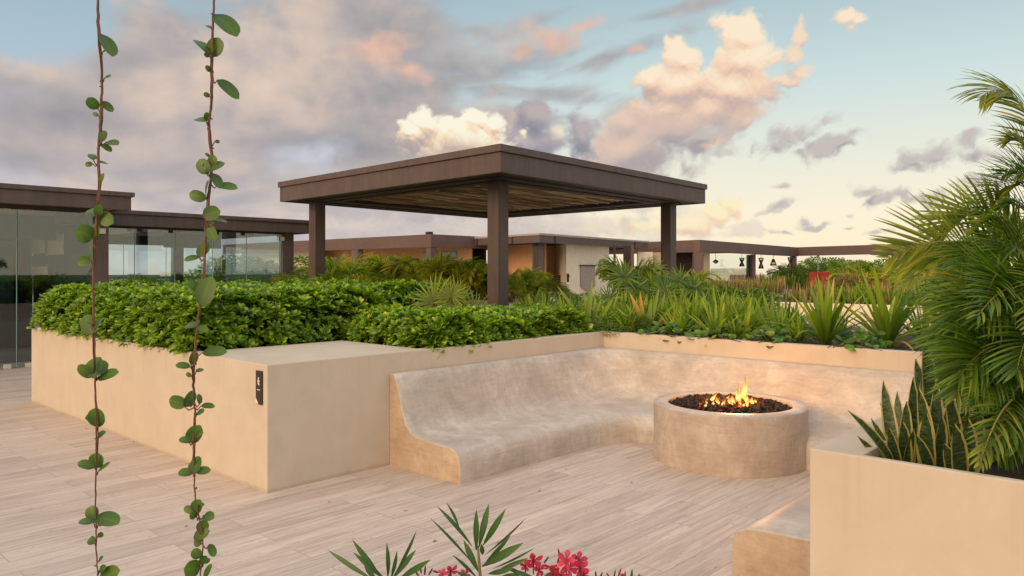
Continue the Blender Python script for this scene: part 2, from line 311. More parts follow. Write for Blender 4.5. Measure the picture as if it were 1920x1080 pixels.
class MB:
    """collects polygons, then becomes ONE mesh object"""
    def __init__(s): s.v = []; s.f = []; s.uv = []; s.mi = []; s.n = 0
    def add(s, V, F, UV=None, mi=0):
        V = np.asarray(V, float).reshape(-1, 3); F = np.asarray(F, int)
        s.v.append(V); s.f.append(F + s.n); s.n += len(V)
        s.uv.append(np.asarray(UV, float).reshape(-1, 2) if UV is not None else np.zeros((len(V), 2)))
        s.mi.append(np.full(len(F), mi, int))
    def hexa(s, P, mi=0):
        s.add(P, [[0, 3, 2, 1], [4, 5, 6, 7], [0, 1, 5, 4], [1, 2, 6, 5], [2, 3, 7, 6], [3, 0, 4, 7]], None, mi)
    def box(s, x0, x1, y0, y1, z0, z1, mi=0):
        s.hexa([(x0, y0, z0), (x1, y0, z0), (x1, y1, z0), (x0, y1, z0), (x0, y0, z1), (x1, y0, z1), (x1, y1, z1), (x0, y1, z1)], mi)
    def quadbox(s, pts, z0, z1, mi=0):
        s.hexa([(*p[:2], z0) for p in pts] + [(*p[:2], z1) for p in pts], mi)
    def tube(s, P, r, n=8, mi=0, cap=True):
        P = np.asarray(P, float); r = np.broadcast_to(r, (len(P),))
        T = np.gradient(P, axis=0); T /= np.linalg.norm(T, axis=1)[:, None] + 1e-9
        up = np.array([0, 0, 1.]) if abs(T[0][2]) < .9 else np.array([1., 0, 0])
        A = np.cross(T, up); A /= np.linalg.norm(A, axis=1)[:, None] + 1e-9; B = np.cross(T, A)
        th = np.linspace(0, 2 * math.pi, n, endpoint=False)
        V = P[:, None] + r[:, None, None] * (np.cos(th)[None, :, None] * A[:, None] + np.sin(th)[None, :, None] * B[:, None])
        F = []
        for i in range(len(P) - 1):
            for j in range(n):
                k = (j + 1) % n; F.append([i * n + j, i * n + k, (i + 1) * n + k, (i + 1) * n + j])
        s.add(V.reshape(-1, 3), F, None, mi)
    def lathe(s, prof, c, n=64, mi=0, jitter=0):
        th = np.linspace(0, 2 * math.pi, n, endpoint=False); prof = np.asarray(prof, float)
        V = np.stack([c[0] + prof[:, 0:1] * np.cos(th), c[1] + prof[:, 0:1] * np.sin(th), c[2] + prof[:, 1:2] + 0 * th], -1)
        F = []
        for i in range(len(prof) - 1):
            for j in range(n):
                k = (j + 1) % n; F.append([i * n + j, i * n + k, (i + 1) * n + k, (i + 1) * n + j])
        s.add(V.reshape(-1, 3), F, None, mi)
    def leaves(s, base, d, n, Ln, W, bend, prof, fold=.25, mi=0, ns=None):
        """batch of blades: base, direction, normal (N,3); length, width, bend (N); prof = half width at ns+1 stations"""
        base = np.atleast_2d(base).astype(float); Nn = len(base)
        d = np.broadcast_to(d, (Nn, 3)).astype(float); n = np.broadcast_to(n, (Nn, 3)).astype(float)
        d = d / (np.linalg.norm(d, axis=1)[:, None] + 1e-9)
        sd = np.cross(d, n); ln = np.linalg.norm(sd, axis=1)[:, None]; sd = sd / (ln + 1e-9)
        n = np.cross(sd, d)
        Ln = np.broadcast_to(Ln, (Nn,)); W = np.broadcast_to(W, (Nn,)); bend = np.broadcast_to(bend, (Nn,)) + 1e-4
        fold = np.broadcast_to(fold, (Nn,))
        prof = np.asarray(prof, float); K = len(prof); t = np.linspace(0, 1, K)
        bt = bend[:, None] * t
        cx = (np.sin(bt) / bend[:, None]) * Ln[:, None]; cz = -((1 - np.cos(bt)) / bend[:, None]) * Ln[:, None]
        c = base[:, None] + cx[..., None] * d[:, None] + cz[..., None] * n[:, None]
        nn = np.cos(bt)[..., None] * n[:, None] + np.sin(bt)[..., None] * d[:, None]
        w = (W[:, None] * prof)[..., None] * .5
        cf, sf = np.cos(fold)[:, None, None], np.sin(fold)[:, None, None]
        a = c - w * cf * sd[:, None] + w * sf * nn; b = c + w * cf * sd[:, None] + w * sf * nn
        V = np.stack([a, c, b], 2).reshape(Nn, K * 3, 3)
        uv = np.stack([np.broadcast_to(np.array([0, .5, 1.]), (K, 3)), np.broadcast_to(t[:, None], (K, 3))], -1).reshape(K * 3, 2)
        F = []
        for i in range(K - 1):
            q = i * 3
            F += [[q, q + 1, q + 4, q + 3], [q + 1, q + 2, q + 5, q + 4]]
        F = np.array(F)
        FF = (F[None] + (np.arange(Nn) * K * 3)[:, None, None]).reshape(-1, 4)
        s.add(V.reshape(-1, 3), FF, np.tile(uv, (Nn, 1)), mi)
    def build(s, name, mats, parent=None, smooth=True, bevel=0, origin=None):
        if not isinstance(mats, (list, tuple)): mats = [mats]
        V = np.concatenate(s.v); UV = np.concatenate(s.uv)
        loops = []; starts = []; mi = []; k = 0
        for F, m_ in zip(s.f, s.mi):
            loops.append(F.reshape(-1)); w = F.shape[1]
            starts.append(k + np.arange(len(F)) * w); k += F.size; mi.append(m_)
        loops = np.concatenate(loops); starts = np.concatenate(starts); mi = np.concatenate(mi)
        me = bpy.data.meshes.new(name)
        if origin is not None: V = V - np.asarray(origin)
        me.vertices.add(len(V)); me.vertices.foreach_set('co', V.astype(np.float32).ravel())
        me.loops.add(len(loops)); me.loops.foreach_set('vertex_index', loops.astype(np.int32))
        me.polygons.add(len(starts)); me.polygons.foreach_set('loop_start', starts.astype(np.int32))
        me.polygons.foreach_set('material_index', mi.astype(np.int32))
        me.polygons.foreach_set('use_smooth', np.full(len(starts), smooth))
        me.update(calc_edges=True)
        ul = me.uv_layers.new(name='UVMap'); ul.data.foreach_set('uv', UV[loops].astype(np.float32).ravel())
        for m_ in mats: me.materials.append(m_)
        me.validate()
        o = link(name, me, None)
        if origin is not None: o.location = Vector(origin)
        if parent is not None:
            o.parent = parent; o.location = (Vector(origin) if origin is not None else Vector((0, 0, 0))) - wloc(parent)
        if bevel:
            b = o.modifiers.new('bevel', 'BEVEL'); b.width = bevel; b.segments = 2; b.limit_method = 'ANGLE'; b.angle_limit = math.radians(40)
        return o
def children(o): return [c for c in bpy.data.objects if c.parent == o]
def copy_tree(o, parent=None, _kids={}):
    c = o.copy(); C.objects.link(c)
    if parent is not None: c.parent = parent
    for ch in KIDS.get(o.name, []): copy_tree(ch, c)
    return c
KIDS = {}
def remember(o):
    KIDS[o.name] = children(o)
    for c in KIDS[o.name]: remember(c)
    return o
def rot_dirs(az, pol):
    return np.stack([np.cos(az) * np.sin(pol), np.sin(az) * np.sin(pol), np.cos(pol)], -1)

OBOV = [.10, .45, .95, 1.0, .35]
OVAL = [.12, .72, 1.0, .97, .72, .08]
LANCE = [.25, .75, 1.0, .85, .5, .04]
STRAP = [.6, .8, .95, 1.0, .98, .9, .7, .42, .03]
SNAKE = [.55, .8, .97, 1.0, .9, .62, .05]
LEAFLET = [.3, .9, 1.0, .85, .55, .03]

# ------------------------------------------------------------------ camera, render, sun
cam = bpy.data.cameras.new('camera'); co = bpy.data.objects.new('camera', cam); C.objects.link(co)
cam.sensor_width = 36; cam.lens = FPX / 1920 * 36; cam.shift_y = -(540 - HOR) / 1920
co.location = (0, 0, EYE); co.rotation_euler = (math.pi / 2, 0, math.atan2(-VX, VY))
cam.clip_end = 5000; cam.clip_start = .05
sc = bpy.context.scene; sc.camera = co
sc.view_settings.view_transform = 'Standard'; sc.view_settings.look = 'None'; sc.view_settings.exposure = 0
SUN = Vector((-.93, -.10, .30)).normalized()
sun = bpy.data.lights.new('sun', 'SUN'); so = bpy.data.objects.new('sun', sun); C.objects.link(so)
sun.energy = 1.3; sun.angle = math.radians(24); sun.color = (1, .68, .42)
so.rotation_euler = SUN.to_track_quat('Z', 'Y').to_euler(); so.location = (-5, -5, 8)

# ------------------------------------------------------------------ sky: Nishita + evening gradient in the world
def srgb(c): return tuple(((q / 255 + .055) / 1.055) ** 2.4 if q > 10 else q / 3294 for q in c)
SKY_N, SKY_C = .015, .95
def build_world():
    w = bpy.data.worlds.new('World'); sc.world = w; w.use_nodes = True
    nt = w.node_tree; nt.nodes.clear(); out = N(nt, 'ShaderNodeOutputWorld')
    tc = N(nt, 'ShaderNodeTexCoord'); sep = N(nt, 'ShaderNodeSeparateXYZ'); L(nt, tc.outputs['Generated'], sep.inputs[0])
    def mth(op, a, b=None):
        n = nt.nodes.new('ShaderNodeMath'); n.operation = op
        for i, x in enumerate((a, b)):
            if x is None: continue
            if hasattr(x, 'links'): L(nt, x, n.inputs[i])
            else: n.inputs[i].default_value = x
        return n.outputs[0]
    def sstep(x, lo, hi):
        n = nt.nodes.new('ShaderNodeMapRange'); n.interpolation_type = 'SMOOTHSTEP'; L(nt, x, n.inputs[0]); n.inputs[1].default_value = lo; n.inputs[2].default_value = hi; return n.outputs[0]
    def dot(v):
        n = N(nt, 'ShaderNodeVectorMath', operation='DOT_PRODUCT'); L(nt, tc.outputs['Generated'], n.inputs[0]); n.inputs[1].default_value = v; return n.outputs['Value']
    h = mth('MULTIPLY', mth('ARCSINE', sep.outputs[2]), 1.414)
    right = ramp(nt, h, [(0, srgb((252, 232, 200))), (.10, srgb((248, 234, 206))), (.20, srgb((231, 229, 210))), (.33, srgb((203, 220, 216))), (.5, srgb((168, 191, 197))), (.62, srgb((190, 206, 212))), (.8, srgb((224, 230, 240))), (1, srgb((238, 242, 248)))])
    left = ramp(nt, h, [(0, srgb((226, 205, 200))), (.08, srgb((214, 200, 205))), (.2, srgb((194, 194, 208))), (.35, srgb((172, 192, 205))), (.5, srgb((155, 180, 190))), (.62, srgb((180, 196, 208))), (.8, srgb((222, 229, 240))), (1, srgb((238, 242, 248)))])
    col = mixc(nt, sstep(dot((RX, RY, 0)), -.42, .22), left, right)
    glow = mth('MULTIPLY', sstep(dot(SUN), .3, 1.0), .85)
    col = mixc(nt, glow, col, GLOW)
    col = mixc(nt, sstep(mth('MULTIPLY', sep.outputs[2], -1), .0, .05), col, (.34, .31, .28))
    ns = N(nt, 'ShaderNodeTexSky'); ns.sky_type = 'NISHITA'; ns.sun_disc = False
    ns.sun_elevation = math.asin(SUN.z); ns.sun_rotation = math.atan2(SUN.x, SUN.y)
    b1 = N(nt, 'ShaderNodeBackground'); L(nt, ns.outputs[0], b1.inputs[0]); b1.inputs[1].default_value = SKY_N
    b2 = N(nt, 'ShaderNodeBackground'); L(nt, col, b2.inputs[0]); b2.inputs[1].default_value = SKY_C
    ad = N(nt, 'ShaderNodeAddShader'); L(nt, b1.outputs[0], ad.inputs[0]); L(nt, b2.outputs[0], ad.inputs[1]); L(nt, ad.outputs[0], out.inputs[0])
GLOW = (1.6, 1.1, .66)
build_world()

# ---- cloud field, computed by direction (az, el in units of 1/14.14 rad)
def lattice(seed, n=256):
    r_ = np.random.default_rng(seed); a_ = r_.uniform(0, 2 * np.pi, (n, n)); return np.cos(a_).astype(np.float32), np.sin(a_).astype(np.float32)
def perlin(x, y, gt):
    gx, gy = gt; n = gx.shape[0]
    xi = np.floor(x).astype(int); yi = np.floor(y).astype(int); fx = x - xi; fy = y - yi
    u = fx * fx * fx * (fx * (fx * 6 - 15) + 10); v = fy * fy * fy * (fy * (fy * 6 - 15) + 10)
    def gr(ix, iy, dx, dy): a_ = ix % n; b_ = iy % n; return gx[a_, b_] * dx + gy[a_, b_] * dy
    n00 = gr(xi, yi, fx, fy); n10 = gr(xi + 1, yi, fx - 1, fy); n01 = gr(xi, yi + 1, fx, fy - 1); n11 = gr(xi + 1, yi + 1, fx - 1, fy - 1)
    return ((n00 * (1 - u) + n10 * u) * (1 - v) + (n01 * (1 - u) + n11 * u) * v) * 1.41
def fbm(x, y, seed, f=1.0, oct_=7, gain=.52, billow=False):
    s = 0; a_ = 1.0; t = 0; gt = lattice(seed)
    for k in range(oct_):
        p = perlin(x * f + 17.3 * k, y * f + 9.1 * k, gt)
        s = s + a_ * ((np.abs(p) * 2 - .55) if billow else p); t += a_; a_ *= gain; f *= 2.03
    return s / t * 1.6
def sm(x, a_, b_): t = np.clip((x - a_) / (b_ - a_), 0, 1); return t * t * (3 - 2 * t)
def uvp(px, py):
    a_ = math.atan((px - 960) / FPX); e = math.atan((HOR - py) / FPX * math.cos(a_)); return a_ * 14.14, e * 14.14
def field(U, V, lst):
    """soft union of ellipses; 1 in the cores, 0 on the rims"""
    out = np.full(U.shape, -3.0, np.float32)
    for (px, py, rx, ry, rot, amp) in lst:
        cu, cv = uvp(px, py); k = math.cos(math.atan((px - 960) / FPX)) ** 1.6; c_, s_ = math.cos(math.radians(rot)), math.sin(math.radians(rot))
        du, dv = U - cu, V - cv; a_ = (du * c_ + dv * s_) / (rx / 100 * k); b_ = (-du * s_ + dv * c_) / (ry / 100 * k)
        v = (1 - np.sqrt(a_ * a_ + b_ * b_ + 1e-6)) * amp; h_ = np.clip(.5 + .5 * (v - out) / .22, 0, 1); out = out * (1 - h_) + v * h_ + .22 * h_ * (1 - h_)
    return out
def lerp(a_, b_, t): return a_ + (b_ - a_) * t[..., None]
def grad3(t, stops):
    ps = [s[0] for s in stops]; return np.stack([np.interp(t, ps, [s[1][k] for s in stops]) for k in range(3)], -1)
class Layer:
    def __init__(s, shape): s.c = np.zeros(shape + (3,)); s.a = np.zeros(shape)
    def over(s, col, al):
        col = np.broadcast_to(np.asarray(col, float), s.c.shape); al = np.clip(al, 0, 1); na = al + s.a * (1 - al)
        s.c = (col * al[..., None] + s.c * (s.a * (1 - al))[..., None]) / np.maximum(na, 1e-5)[..., None]; s.a = na
def clouds(U, V):
    Lr = Layer(U.shape)
    w1 = fbm(U, V * 1.3, 1, .3, 2); w2 = fbm(U, V * 1.3, 2, .3, 2)
    Uw, Vw = U + .45 * w1, V + .35 * w2
    n_lo = fbm(Uw, Vw * 1.35, 3, .42, 7, .48); n_md = fbm(Uw * .8, Vw * 1.25, 4, .95, 7, .48); n_hi = fbm(U, V * 1.3, 5, 2.2, 6, .5); n_st = fbm(Uw * .5, Vw * 2.6, 6, 1.2, 6)
    # left bank: one broad veil with a few openings of clear sky at the upper left and upper right
    bank = field(U, V, [(120, 270, 430, 190, 0, 1.3), (430, 200, 330, 240, 8, 1.4), (640, 210, 260, 190, 0, 1.3), (300, 400, 620, 120, 0, 1.2), (560, 60, 210, 120, 0, 1.1), (760, 300, 230, 130, 0, .9), (40, 150, 200, 60, 0, .9), (330, 60, 140, 80, 20, .8), (700, 400, 560, 90, 0, .9), (0, 430, 300, 120, 0, 1)])
    d = bank + n_lo * .75 + n_md * .35
    al = sm(d, -.18, .62) * .97
    tone = .53 + .20 * n_md + .18 * n_lo + .08 * n_hi + .06 * n_st
    peach = field(U, V, [(520, 110, 170, 150, 0, 1), (600, 210, 110, 90, 0, .9), (330, 190, 120, 60, 0, .7), (100, 350, 140, 60, 0, .6), (480, 330, 110, 40, 0, .6), (60, 110, 120, 40, 0, .6)])
    dusk = field(U, V, [(640, 275, 170, 50, 0, 1), (150, 215, 170, 50, 0, .8), (330, 330, 260, 50, 0, .5), (60, 300, 120, 30, 0, .6), (230, 120, 120, 40, 20, .5), (760, 260, 80, 60, 0, .9), (700, 40, 90, 50, 0, .7)])
    tone = tone + .26 * sm(peach + n_md * .5, -.2, .9) - .30 * sm(dusk + n_md * .5, -.2, .9)
    c = grad3(tone, [(.0, (142, 141, 148)), (.25, (161, 157, 161)), (.45, (182, 173, 172)), (.62, (203, 188, 180)), (.8, (222, 200, 184)), (1.0, (234, 213, 195))])
    lowc = grad3(.5 + .5 * n_st + .3 * n_md, [(0, (172, 172, 180)), (.4, (193, 187, 188)), (.7, (212, 200, 194)), (1, (232, 216, 203))])
    c = lerp(c, lowc, sm(-V, -2.3, -.6) * .85)
    Lr.over(c, al)
    # high streaks between the bank and the tower
    st = field(U, V, [(900, 140, 280, 42, 10, 1.0), (1150, 105, 190, 22, 14, .9), (1020, 175, 190, 26, -8, .8), (880, 165, 90, 20, 0, .8), (760, 60, 140, 90, -10, 1.1), (820, 130, 160, 60, 0, .9), (720, 190, 160, 90, 0, 1), (1250, 25, 160, 14, 10, .6), (960, 60, 120, 14, 20, .5), (1010, 235, 130, 60, 0, .6), (880, 60, 100, 16, 0, .5)])
    d = st + n_md * .55 + n_st * .35
    Lr.over(grad3(.5 + .5 * n_md + .3 * n_hi, [(0, (148, 150, 156)), (.5, (174, 168, 169)), (1, (205, 188, 180))]), sm(d, -.15, .8) * .82)
    pk = field(U, V, [(720, 92, 70, 42, 0, 1), (1042, 80, 60, 36, 0, 1.05), (1193, 91, 28, 11, 10, 1), (770, 130, 60, 26, -20, .8), (985, 95, 40, 20, 0, .7), (1090, 50, 60, 14, 15, .5)])
    d = pk + n_md * .45 + n_hi * .22
    Lr.over(grad3(.5 + .5 * n_hi, [(0, (212, 174, 160)), (1, (242, 200, 178))]), sm(d, -.05, .75) * .85)

    def cumulus(lst, lit, mid, shade, bump=.5, soft=.2, seed=10, vlo=None, vhi=None, alpha=1.0, fine=.22, sc=1.5, bias=0, wisp=0.0, lo=0.0, gain=1.0, stretch=1.15, warp=.10, melt=None):
        wa = fbm(U, V, seed + 50, 1.6, 5) * warp; wb = fbm(U, V, seed + 51, 1.6, 5) * warp
        u_, v_ = U + wa, V + wb
        def dens(u, v):
            b_ = fbm(u, v * stretch, seed, sc, 6, .5, True); f_ = fbm(u, v * stretch, seed + 1, sc * 2.2, 6, .6)
            return field(u, v, lst) + bump * b_ + fine * f_
        d0 = dens(u_, v_); h0 = np.clip(d0, 0, 1.1) ** .6
        e = .05; dx = (np.clip(dens(u_ + e, v_), 0, 1.1) ** .6 - h0); dy = (np.clip(dens(u_, v_ + e), 0, 1.1) ** .6 - h0)
        e2 = .22; dX = (np.clip(field(u_ + e2, v_, lst), 0, 1.1) - np.clip(field(u_, v_, lst), 0, 1.1)); dY = (np.clip(field(u_, v_ + e2, lst), 0, 1.1) - np.clip(field(u_, v_, lst), 0, 1.1))
        l = .5 - (dx * .45 + dy * .9) * 1.0 * gain - (dX * .35 + dY * .9) * 1.0 + bias
        if vlo is not None: l = l + (sm(V, vlo, vhi) - .5) * .95
        n_ = fbm(u_, v_, seed + 3, 1.1, 6)
        l = l + .16 * n_
        c = grad3(l, [(0, shade), (.5, mid), (1.0, lit)])
        a_ = sm(d0 + (wisp * n_), lo, lo + soft) * alpha
        if melt: a_ = a_ * sm(V + .25 * n_, *melt)
        Lr.over(c, a_)
    G3 = ((214, 190, 176), (180, 166, 168), (146, 144, 156))
    # big body below the tower, fading to grey at lower left
    cumulus([(1170, 285, 150, 62, 24, 1.2), (1120, 330, 180, 70, 5, 1.0), (1010, 350, 170, 60, 0, .9), (1275, 225, 165, 66, 26, 1.3), (1390, 220, 70, 34, 25, 1), (1330, 265, 80, 26, 12, .8), (1180, 225, 60, 34, 20, .8)], (234, 204, 184), (206, 186, 176), (165, 158, 162), .25, .6, 11, fine=.45, sc=.8, vlo=1.0, vhi=3.6, gain=.6, alpha=.96)
    cumulus([(1005, 222, 50, 38, 0, 1.1), (985, 262, 90, 42, 0, 1.1), (1090, 255, 40, 50, 0, .9), (945, 285, 60, 26, 0, .9)], (190, 178, 178), (160, 156, 165), (136, 138, 152), .3, .6, 21, fine=.5, sc=1.0, gain=.7)
    cumulus([(1045, 250, 20, 17, 0, 1)], (255, 240, 208), (250, 222, 188), (226, 196, 176), .3, .9, 25, sc=2.0, alpha=.8)
    # head above the pergola roof
    cumulus([(865, 262, 112, 42, 0, 1.1), (800, 228, 34, 26, 0, 1), (848, 240, 60, 30, 0, 1), (888, 224, 36, 24, 0, 1.05), (925, 228, 26, 22, 0, 1), (772, 246, 26, 24, 0, .9), (810, 285, 60, 24, 0, .9)], (255, 248, 226), (250, 224, 188), (200, 176, 166), .38, .42, 31, lo=-.08, vlo=1.8, vhi=3.15, fine=.18, sc=2.1, bias=.02, melt=(1.9, 2.6))
    # the tower
    cumulus([(1388, 62, 50, 44, 0, 1.1), (1392, 112, 66, 60, 0, 1.2), (1365, 165, 92, 56, 0, 1.2), (1278, 108, 40, 40, 0, 1.1), (1268, 160, 78, 52, 15, 1.2), (1222, 146, 44, 30, 15, 1), (1330, 205, 115, 50, 20, 1.1), (1245, 205, 80, 40, 10, 1)],
            (255, 236, 208), (246, 212, 184), (202, 178, 170), .40, .50, 41, vlo=2.2, vhi=4.7, fine=.20, sc=1.5, lo=-.10, bias=.03, melt=(2.35, 3.3))
    cumulus([(1500, 62, 18, 28, -15, 1), (1488, 105, 26, 32, 0, .9), (1505, 138, 40, 18, 0, .8), (1470, 150, 54, 26, 0, .9), (1440, 178, 60, 24, 0, .7)], (252, 222, 192), (240, 206, 182), (206, 184, 176), .28, .6, 45, vlo=2.6, vhi=4.4, fine=.4, sc=1.9, alpha=.9, wisp=.15)
    cumulus([(1588, 30, 30, 22, 0, 1.1), (1596, 18, 18, 12, 0, 1), (1606, 40, 18, 12, 0, .8), (1592, 52, 20, 14, 0, .5)], (255, 232, 202), (248, 216, 188), (226, 206, 194), .22, .55, 49, fine=.25, sc=2.4, bias=.1)
    # glowing clouds on the horizon
    cumulus([(1368, 378, 30, 18, 0, 1), (1340, 400, 50, 26, 0, 1.1), (1280, 418, 80, 30, 0, 1), (1200, 425, 80, 24, 0, .9), (1120, 430, 80, 16, 0, .6)], (255, 240, 200), (250, 220, 184), (232, 204, 184), .35, .5, 61, fine=.3, sc=1.8, alpha=.92, wisp=.15)
    cumulus([(1400, 432, 50, 18, 0, 1), (1190, 388, 60, 12, 0, .7), (1340, 440, 60, 12, 0, .7), (1060, 430, 170, 30, 0, .9), (900, 430, 240, 40, 0, .8), (620, 430, 260, 40, 0, .7)], (226, 212, 200), (208, 196, 192), (184, 178, 184), .3, .6, 71, fine=.4, sc=1.4, alpha=.6)
    # small grey clouds
    cumulus([(1560, 277, 72.5, 24, 22, 1.25), (1520, 288, 55, 17.6, 6, 1), (1500, 250, 42.5, 25.6, 12, 0.9), (1545, 224, 32.5, 19.2, 12, 0.95), (1460, 276, 65, 22.4, 0, 0.8), (1600, 256, 27.5, 11.2, 22, 0.9), (1478, 262, 50, 32, 0, 0.8),
             (1712, 300, 55, 35.2, 4, 1.2), (1760, 290, 62.5, 32, 10, 1.1), (1815, 266, 42.5, 19.2, 24, 1), (1840, 290, 50, 19.2, 0, 0.6), (1690, 312, 32.5, 22.4, 0, 1),
             (1830, 338, 47.5, 16, 8, 1), (1880, 330, 42.5, 19.2, 10, 0.9), (1900, 322, 37.5, 19.2, 10, 0.9),
             (1626, 356, 37.5, 16, -5, 1.1), (1650, 378, 45, 14.4, 14, 1.1), (1675, 368, 37.5, 11.2, 8, 0.8), (1740, 367, 45, 17.6, 8, 1.1), (1712, 374, 32.5, 12.8, 0, 0.9), (1458, 384, 32.5, 12.8, 10, 1.1), (1442, 396, 27.5, 8, 0, 0.8),
             (1522, 421, 27.5, 8, 0, 1.1), (1510, 414, 12.5, 8, 0, 0.8), (1467, 435, 25, 6.4, 0, 0.9), (1640, 434, 30, 8, 4, 1.1), (1582, 430, 15, 4.8, 0, 0.9), (1470, 343, 22.5, 6.4, 0, 0.8), (1590, 400, 17.5, 4.8, 0, 0.5),
             (1320, 262, 70, 28.8, 18, 1), (1350, 292, 55, 14.4, 20, 0.7), (1240, 330, 50, 12.8, 10, 0.5), (1300, 300, 50, 22.4, 24, 0.7)],
            (200, 190, 186), (168, 162, 165), (146, 144, 151), .30, 1.0, 81, fine=.48, sc=1.6, alpha=.93, gain=.7, wisp=.2, stretch=1.25, warp=.14, lo=-.1)
    # outside the picture: a loose scatter of the same clouds
    far = np.maximum(sm(np.abs(U), 9, 11.5), sm(V, 5.8, 7.2)); d = n_lo + .4 * n_md - .05
    Lr.over(grad3(.5 + .5 * n_md, [(0, (150, 148, 160)), (1, (224, 196, 182))]), sm(d, 0, .4) * far * .75)
    return Lr.c, Lr.a
def lin(c): c = np.clip(np.asarray(c, float) / 255, 0, 1.2); return np.where(c > .04045, ((c + .055) / 1.055) ** 2.4, c / 12.92)

def build_cloud_dome():
    def axis(lo, hi, dlo, dhi, fine, coarse):
        a_ = [lo]; 
        while a_[-1] < hi: a_.append(a_[-1] + (fine if dlo <= a_[-1] < dhi else coarse))
        return np.array(a_)
    az = np.radians(axis(-110, 110, -36, 36, .073, 1.0)); el = np.radians(axis(0, 62, -1, 21.5, .073, 1.0))
    A, E_ = np.meshgrid(az, el, indexing='ij'); c, a_ = clouds(A * 14.14, E_ * 14.14)
    fade = (1 - sm(np.abs(A), np.radians(88), np.radians(108))) * (1 - sm(E_, np.radians(45), np.radians(60))); a_ = a_ * fade
    rad = 2200.; f_ = np.cos(E_) * np.cos(A); r_ = np.cos(E_) * np.sin(A)
    V = np.stack([f_ * VX + r_ * RX, f_ * VY + r_ * RY, np.sin(E_)], -1).reshape(-1, 3) * rad + [0, 0, EYE]
    n0, n1 = A.shape; I = np.arange(n0 * n1).reshape(n0, n1)
    F = np.stack([I[:-1, :-1], I[1:, :-1], I[1:, 1:], I[:-1, 1:]], -1).reshape(-1, 4)
    g = MB(); g.add(V, F); m, nt, out = new_mat('cloud')
    at_ = N(nt, 'ShaderNodeVertexColor'); at_.layer_name = 'cloud'
    em = N(nt, 'ShaderNodeEmission'); L(nt, at_.outputs[0], em.inputs[0]); em.inputs[1].default_value = CLOUD
    tr = N(nt, 'ShaderNodeBsdfTransparent'); ms = N(nt, 'ShaderNodeMixShader'); L(nt, at_.outputs[1], ms.inputs[0]); L(nt, tr.outputs[0], ms.inputs[1]); L(nt, em.outputs[0], ms.inputs[2]); L(nt, ms.outputs[0], out.inputs[0])
    m.cycles.emission_sampling = 'NONE'
    o = g.build('sky_clouds', m); tag(o, kind='structure')
    ca = o.data.color_attributes.new('cloud', 'FLOAT_COLOR', 'POINT')
    ca.data.foreach_set('color', np.concatenate([lin(c), a_[..., None]], -1).reshape(-1).astype(np.float32))
CLOUD = .97
build_cloud_dome()

# ------------------------------------------------------------------ ground
g = MB(); g.box(-14, 62, -14, 62, -.4, 0); tag(g.build('deck_floor', M['floor'], smooth=False), kind='structure')
g = MB(); g.box(-2500, 2500, -2500, 2500, -9.5, -9); tag(g.build('ground', M['land'], smooth=False), kind='structure')

# ------------------------------------------------------------------ planters
WT = .954
def grid_walls(xs, ys, solid, z0, z1, name, mat, parent=None, bevel=.006):
    """walls from a plan grid: solid(i,j) cells are extruded as one watertight mesh"""
    bm = bmesh.new(); nx, ny = len(xs) - 1, len(ys) - 1
    cell = {(i, j) for i in range(nx) for j in range(ny) if solid((xs[i] + xs[i + 1]) / 2, (ys[j] + ys[j + 1]) / 2)}
    vt = {}
    def vv(i, j, z):
        if (i, j, z) not in vt: vt[(i, j, z)] = bm.verts.new((xs[i], ys[j], z))
        return vt[(i, j, z)]
    for (i, j) in cell:
        bm.faces.new([vv(i, j, z1), vv(i + 1, j, z1), vv(i + 1, j + 1, z1), vv(i, j + 1, z1)])
        for (di, dj, a, b) in ((-1, 0, (i, j + 1), (i, j)), (1, 0, (i + 1, j), (i + 1, j + 1)), (0, -1, (i, j), (i + 1, j)), (0, 1, (i + 1, j + 1), (i, j + 1))):
            if (i + di, j + dj) not in cell:
                bm.faces.new([vv(*a, z0), vv(*b, z0), vv(*b, z1), vv(*a, z1)])
    bmesh.ops.dissolve_limit(bm, angle_limit=.01, verts=bm.verts, edges=bm.edges)
    me = bpy.data.meshes.new(name); bm.to_mesh(me); bm.free(); me.materials.append(mat)
    o = link(name, me)
    if parent is not None: o.parent = parent; o.location = -parent.location
    if bevel:
        b = o.modifiers.new('bevel', 'BEVEL'); b.width = bevel; b.segments = 3; b.limit_method = 'ANGLE'; b.angle_limit = math.radians(40)
    return o
X0, Y0, X1, YL, XB = 2.872, 5.144, 7.112, 10.98, 10.2
def soil_sheet(name, x0, x1, y0, y1, z, parent, hole=None):
    n = 46; xs = np.linspace(x0, x1, n); ys = np.linspace(y0, y1, n); g = MB()
    Xg, Yg = np.meshgrid(xs, ys, indexing='ij')
    Z = z + .02 * np.sin(Xg * 7.1 + 2 * np.sin(Yg * 3)) * np.cos(Yg * 6.3) + R.uniform(-.008, .008, Xg.shape)
    V = np.stack([Xg, Yg, Z], -1).reshape(-1, 3); F = []
    for i in range(n - 1):
        for j in range(n - 1):
            if hole and hole((xs[i] + xs[i + 1]) / 2, (ys[j] + ys[j + 1]) / 2): continue
            F.append([i * n + j, (i + 1) * n + j, (i + 1) * n + j + 1, i * n + j + 1])
    g.add(V, F); return g.build(name, M['soil'], parent)

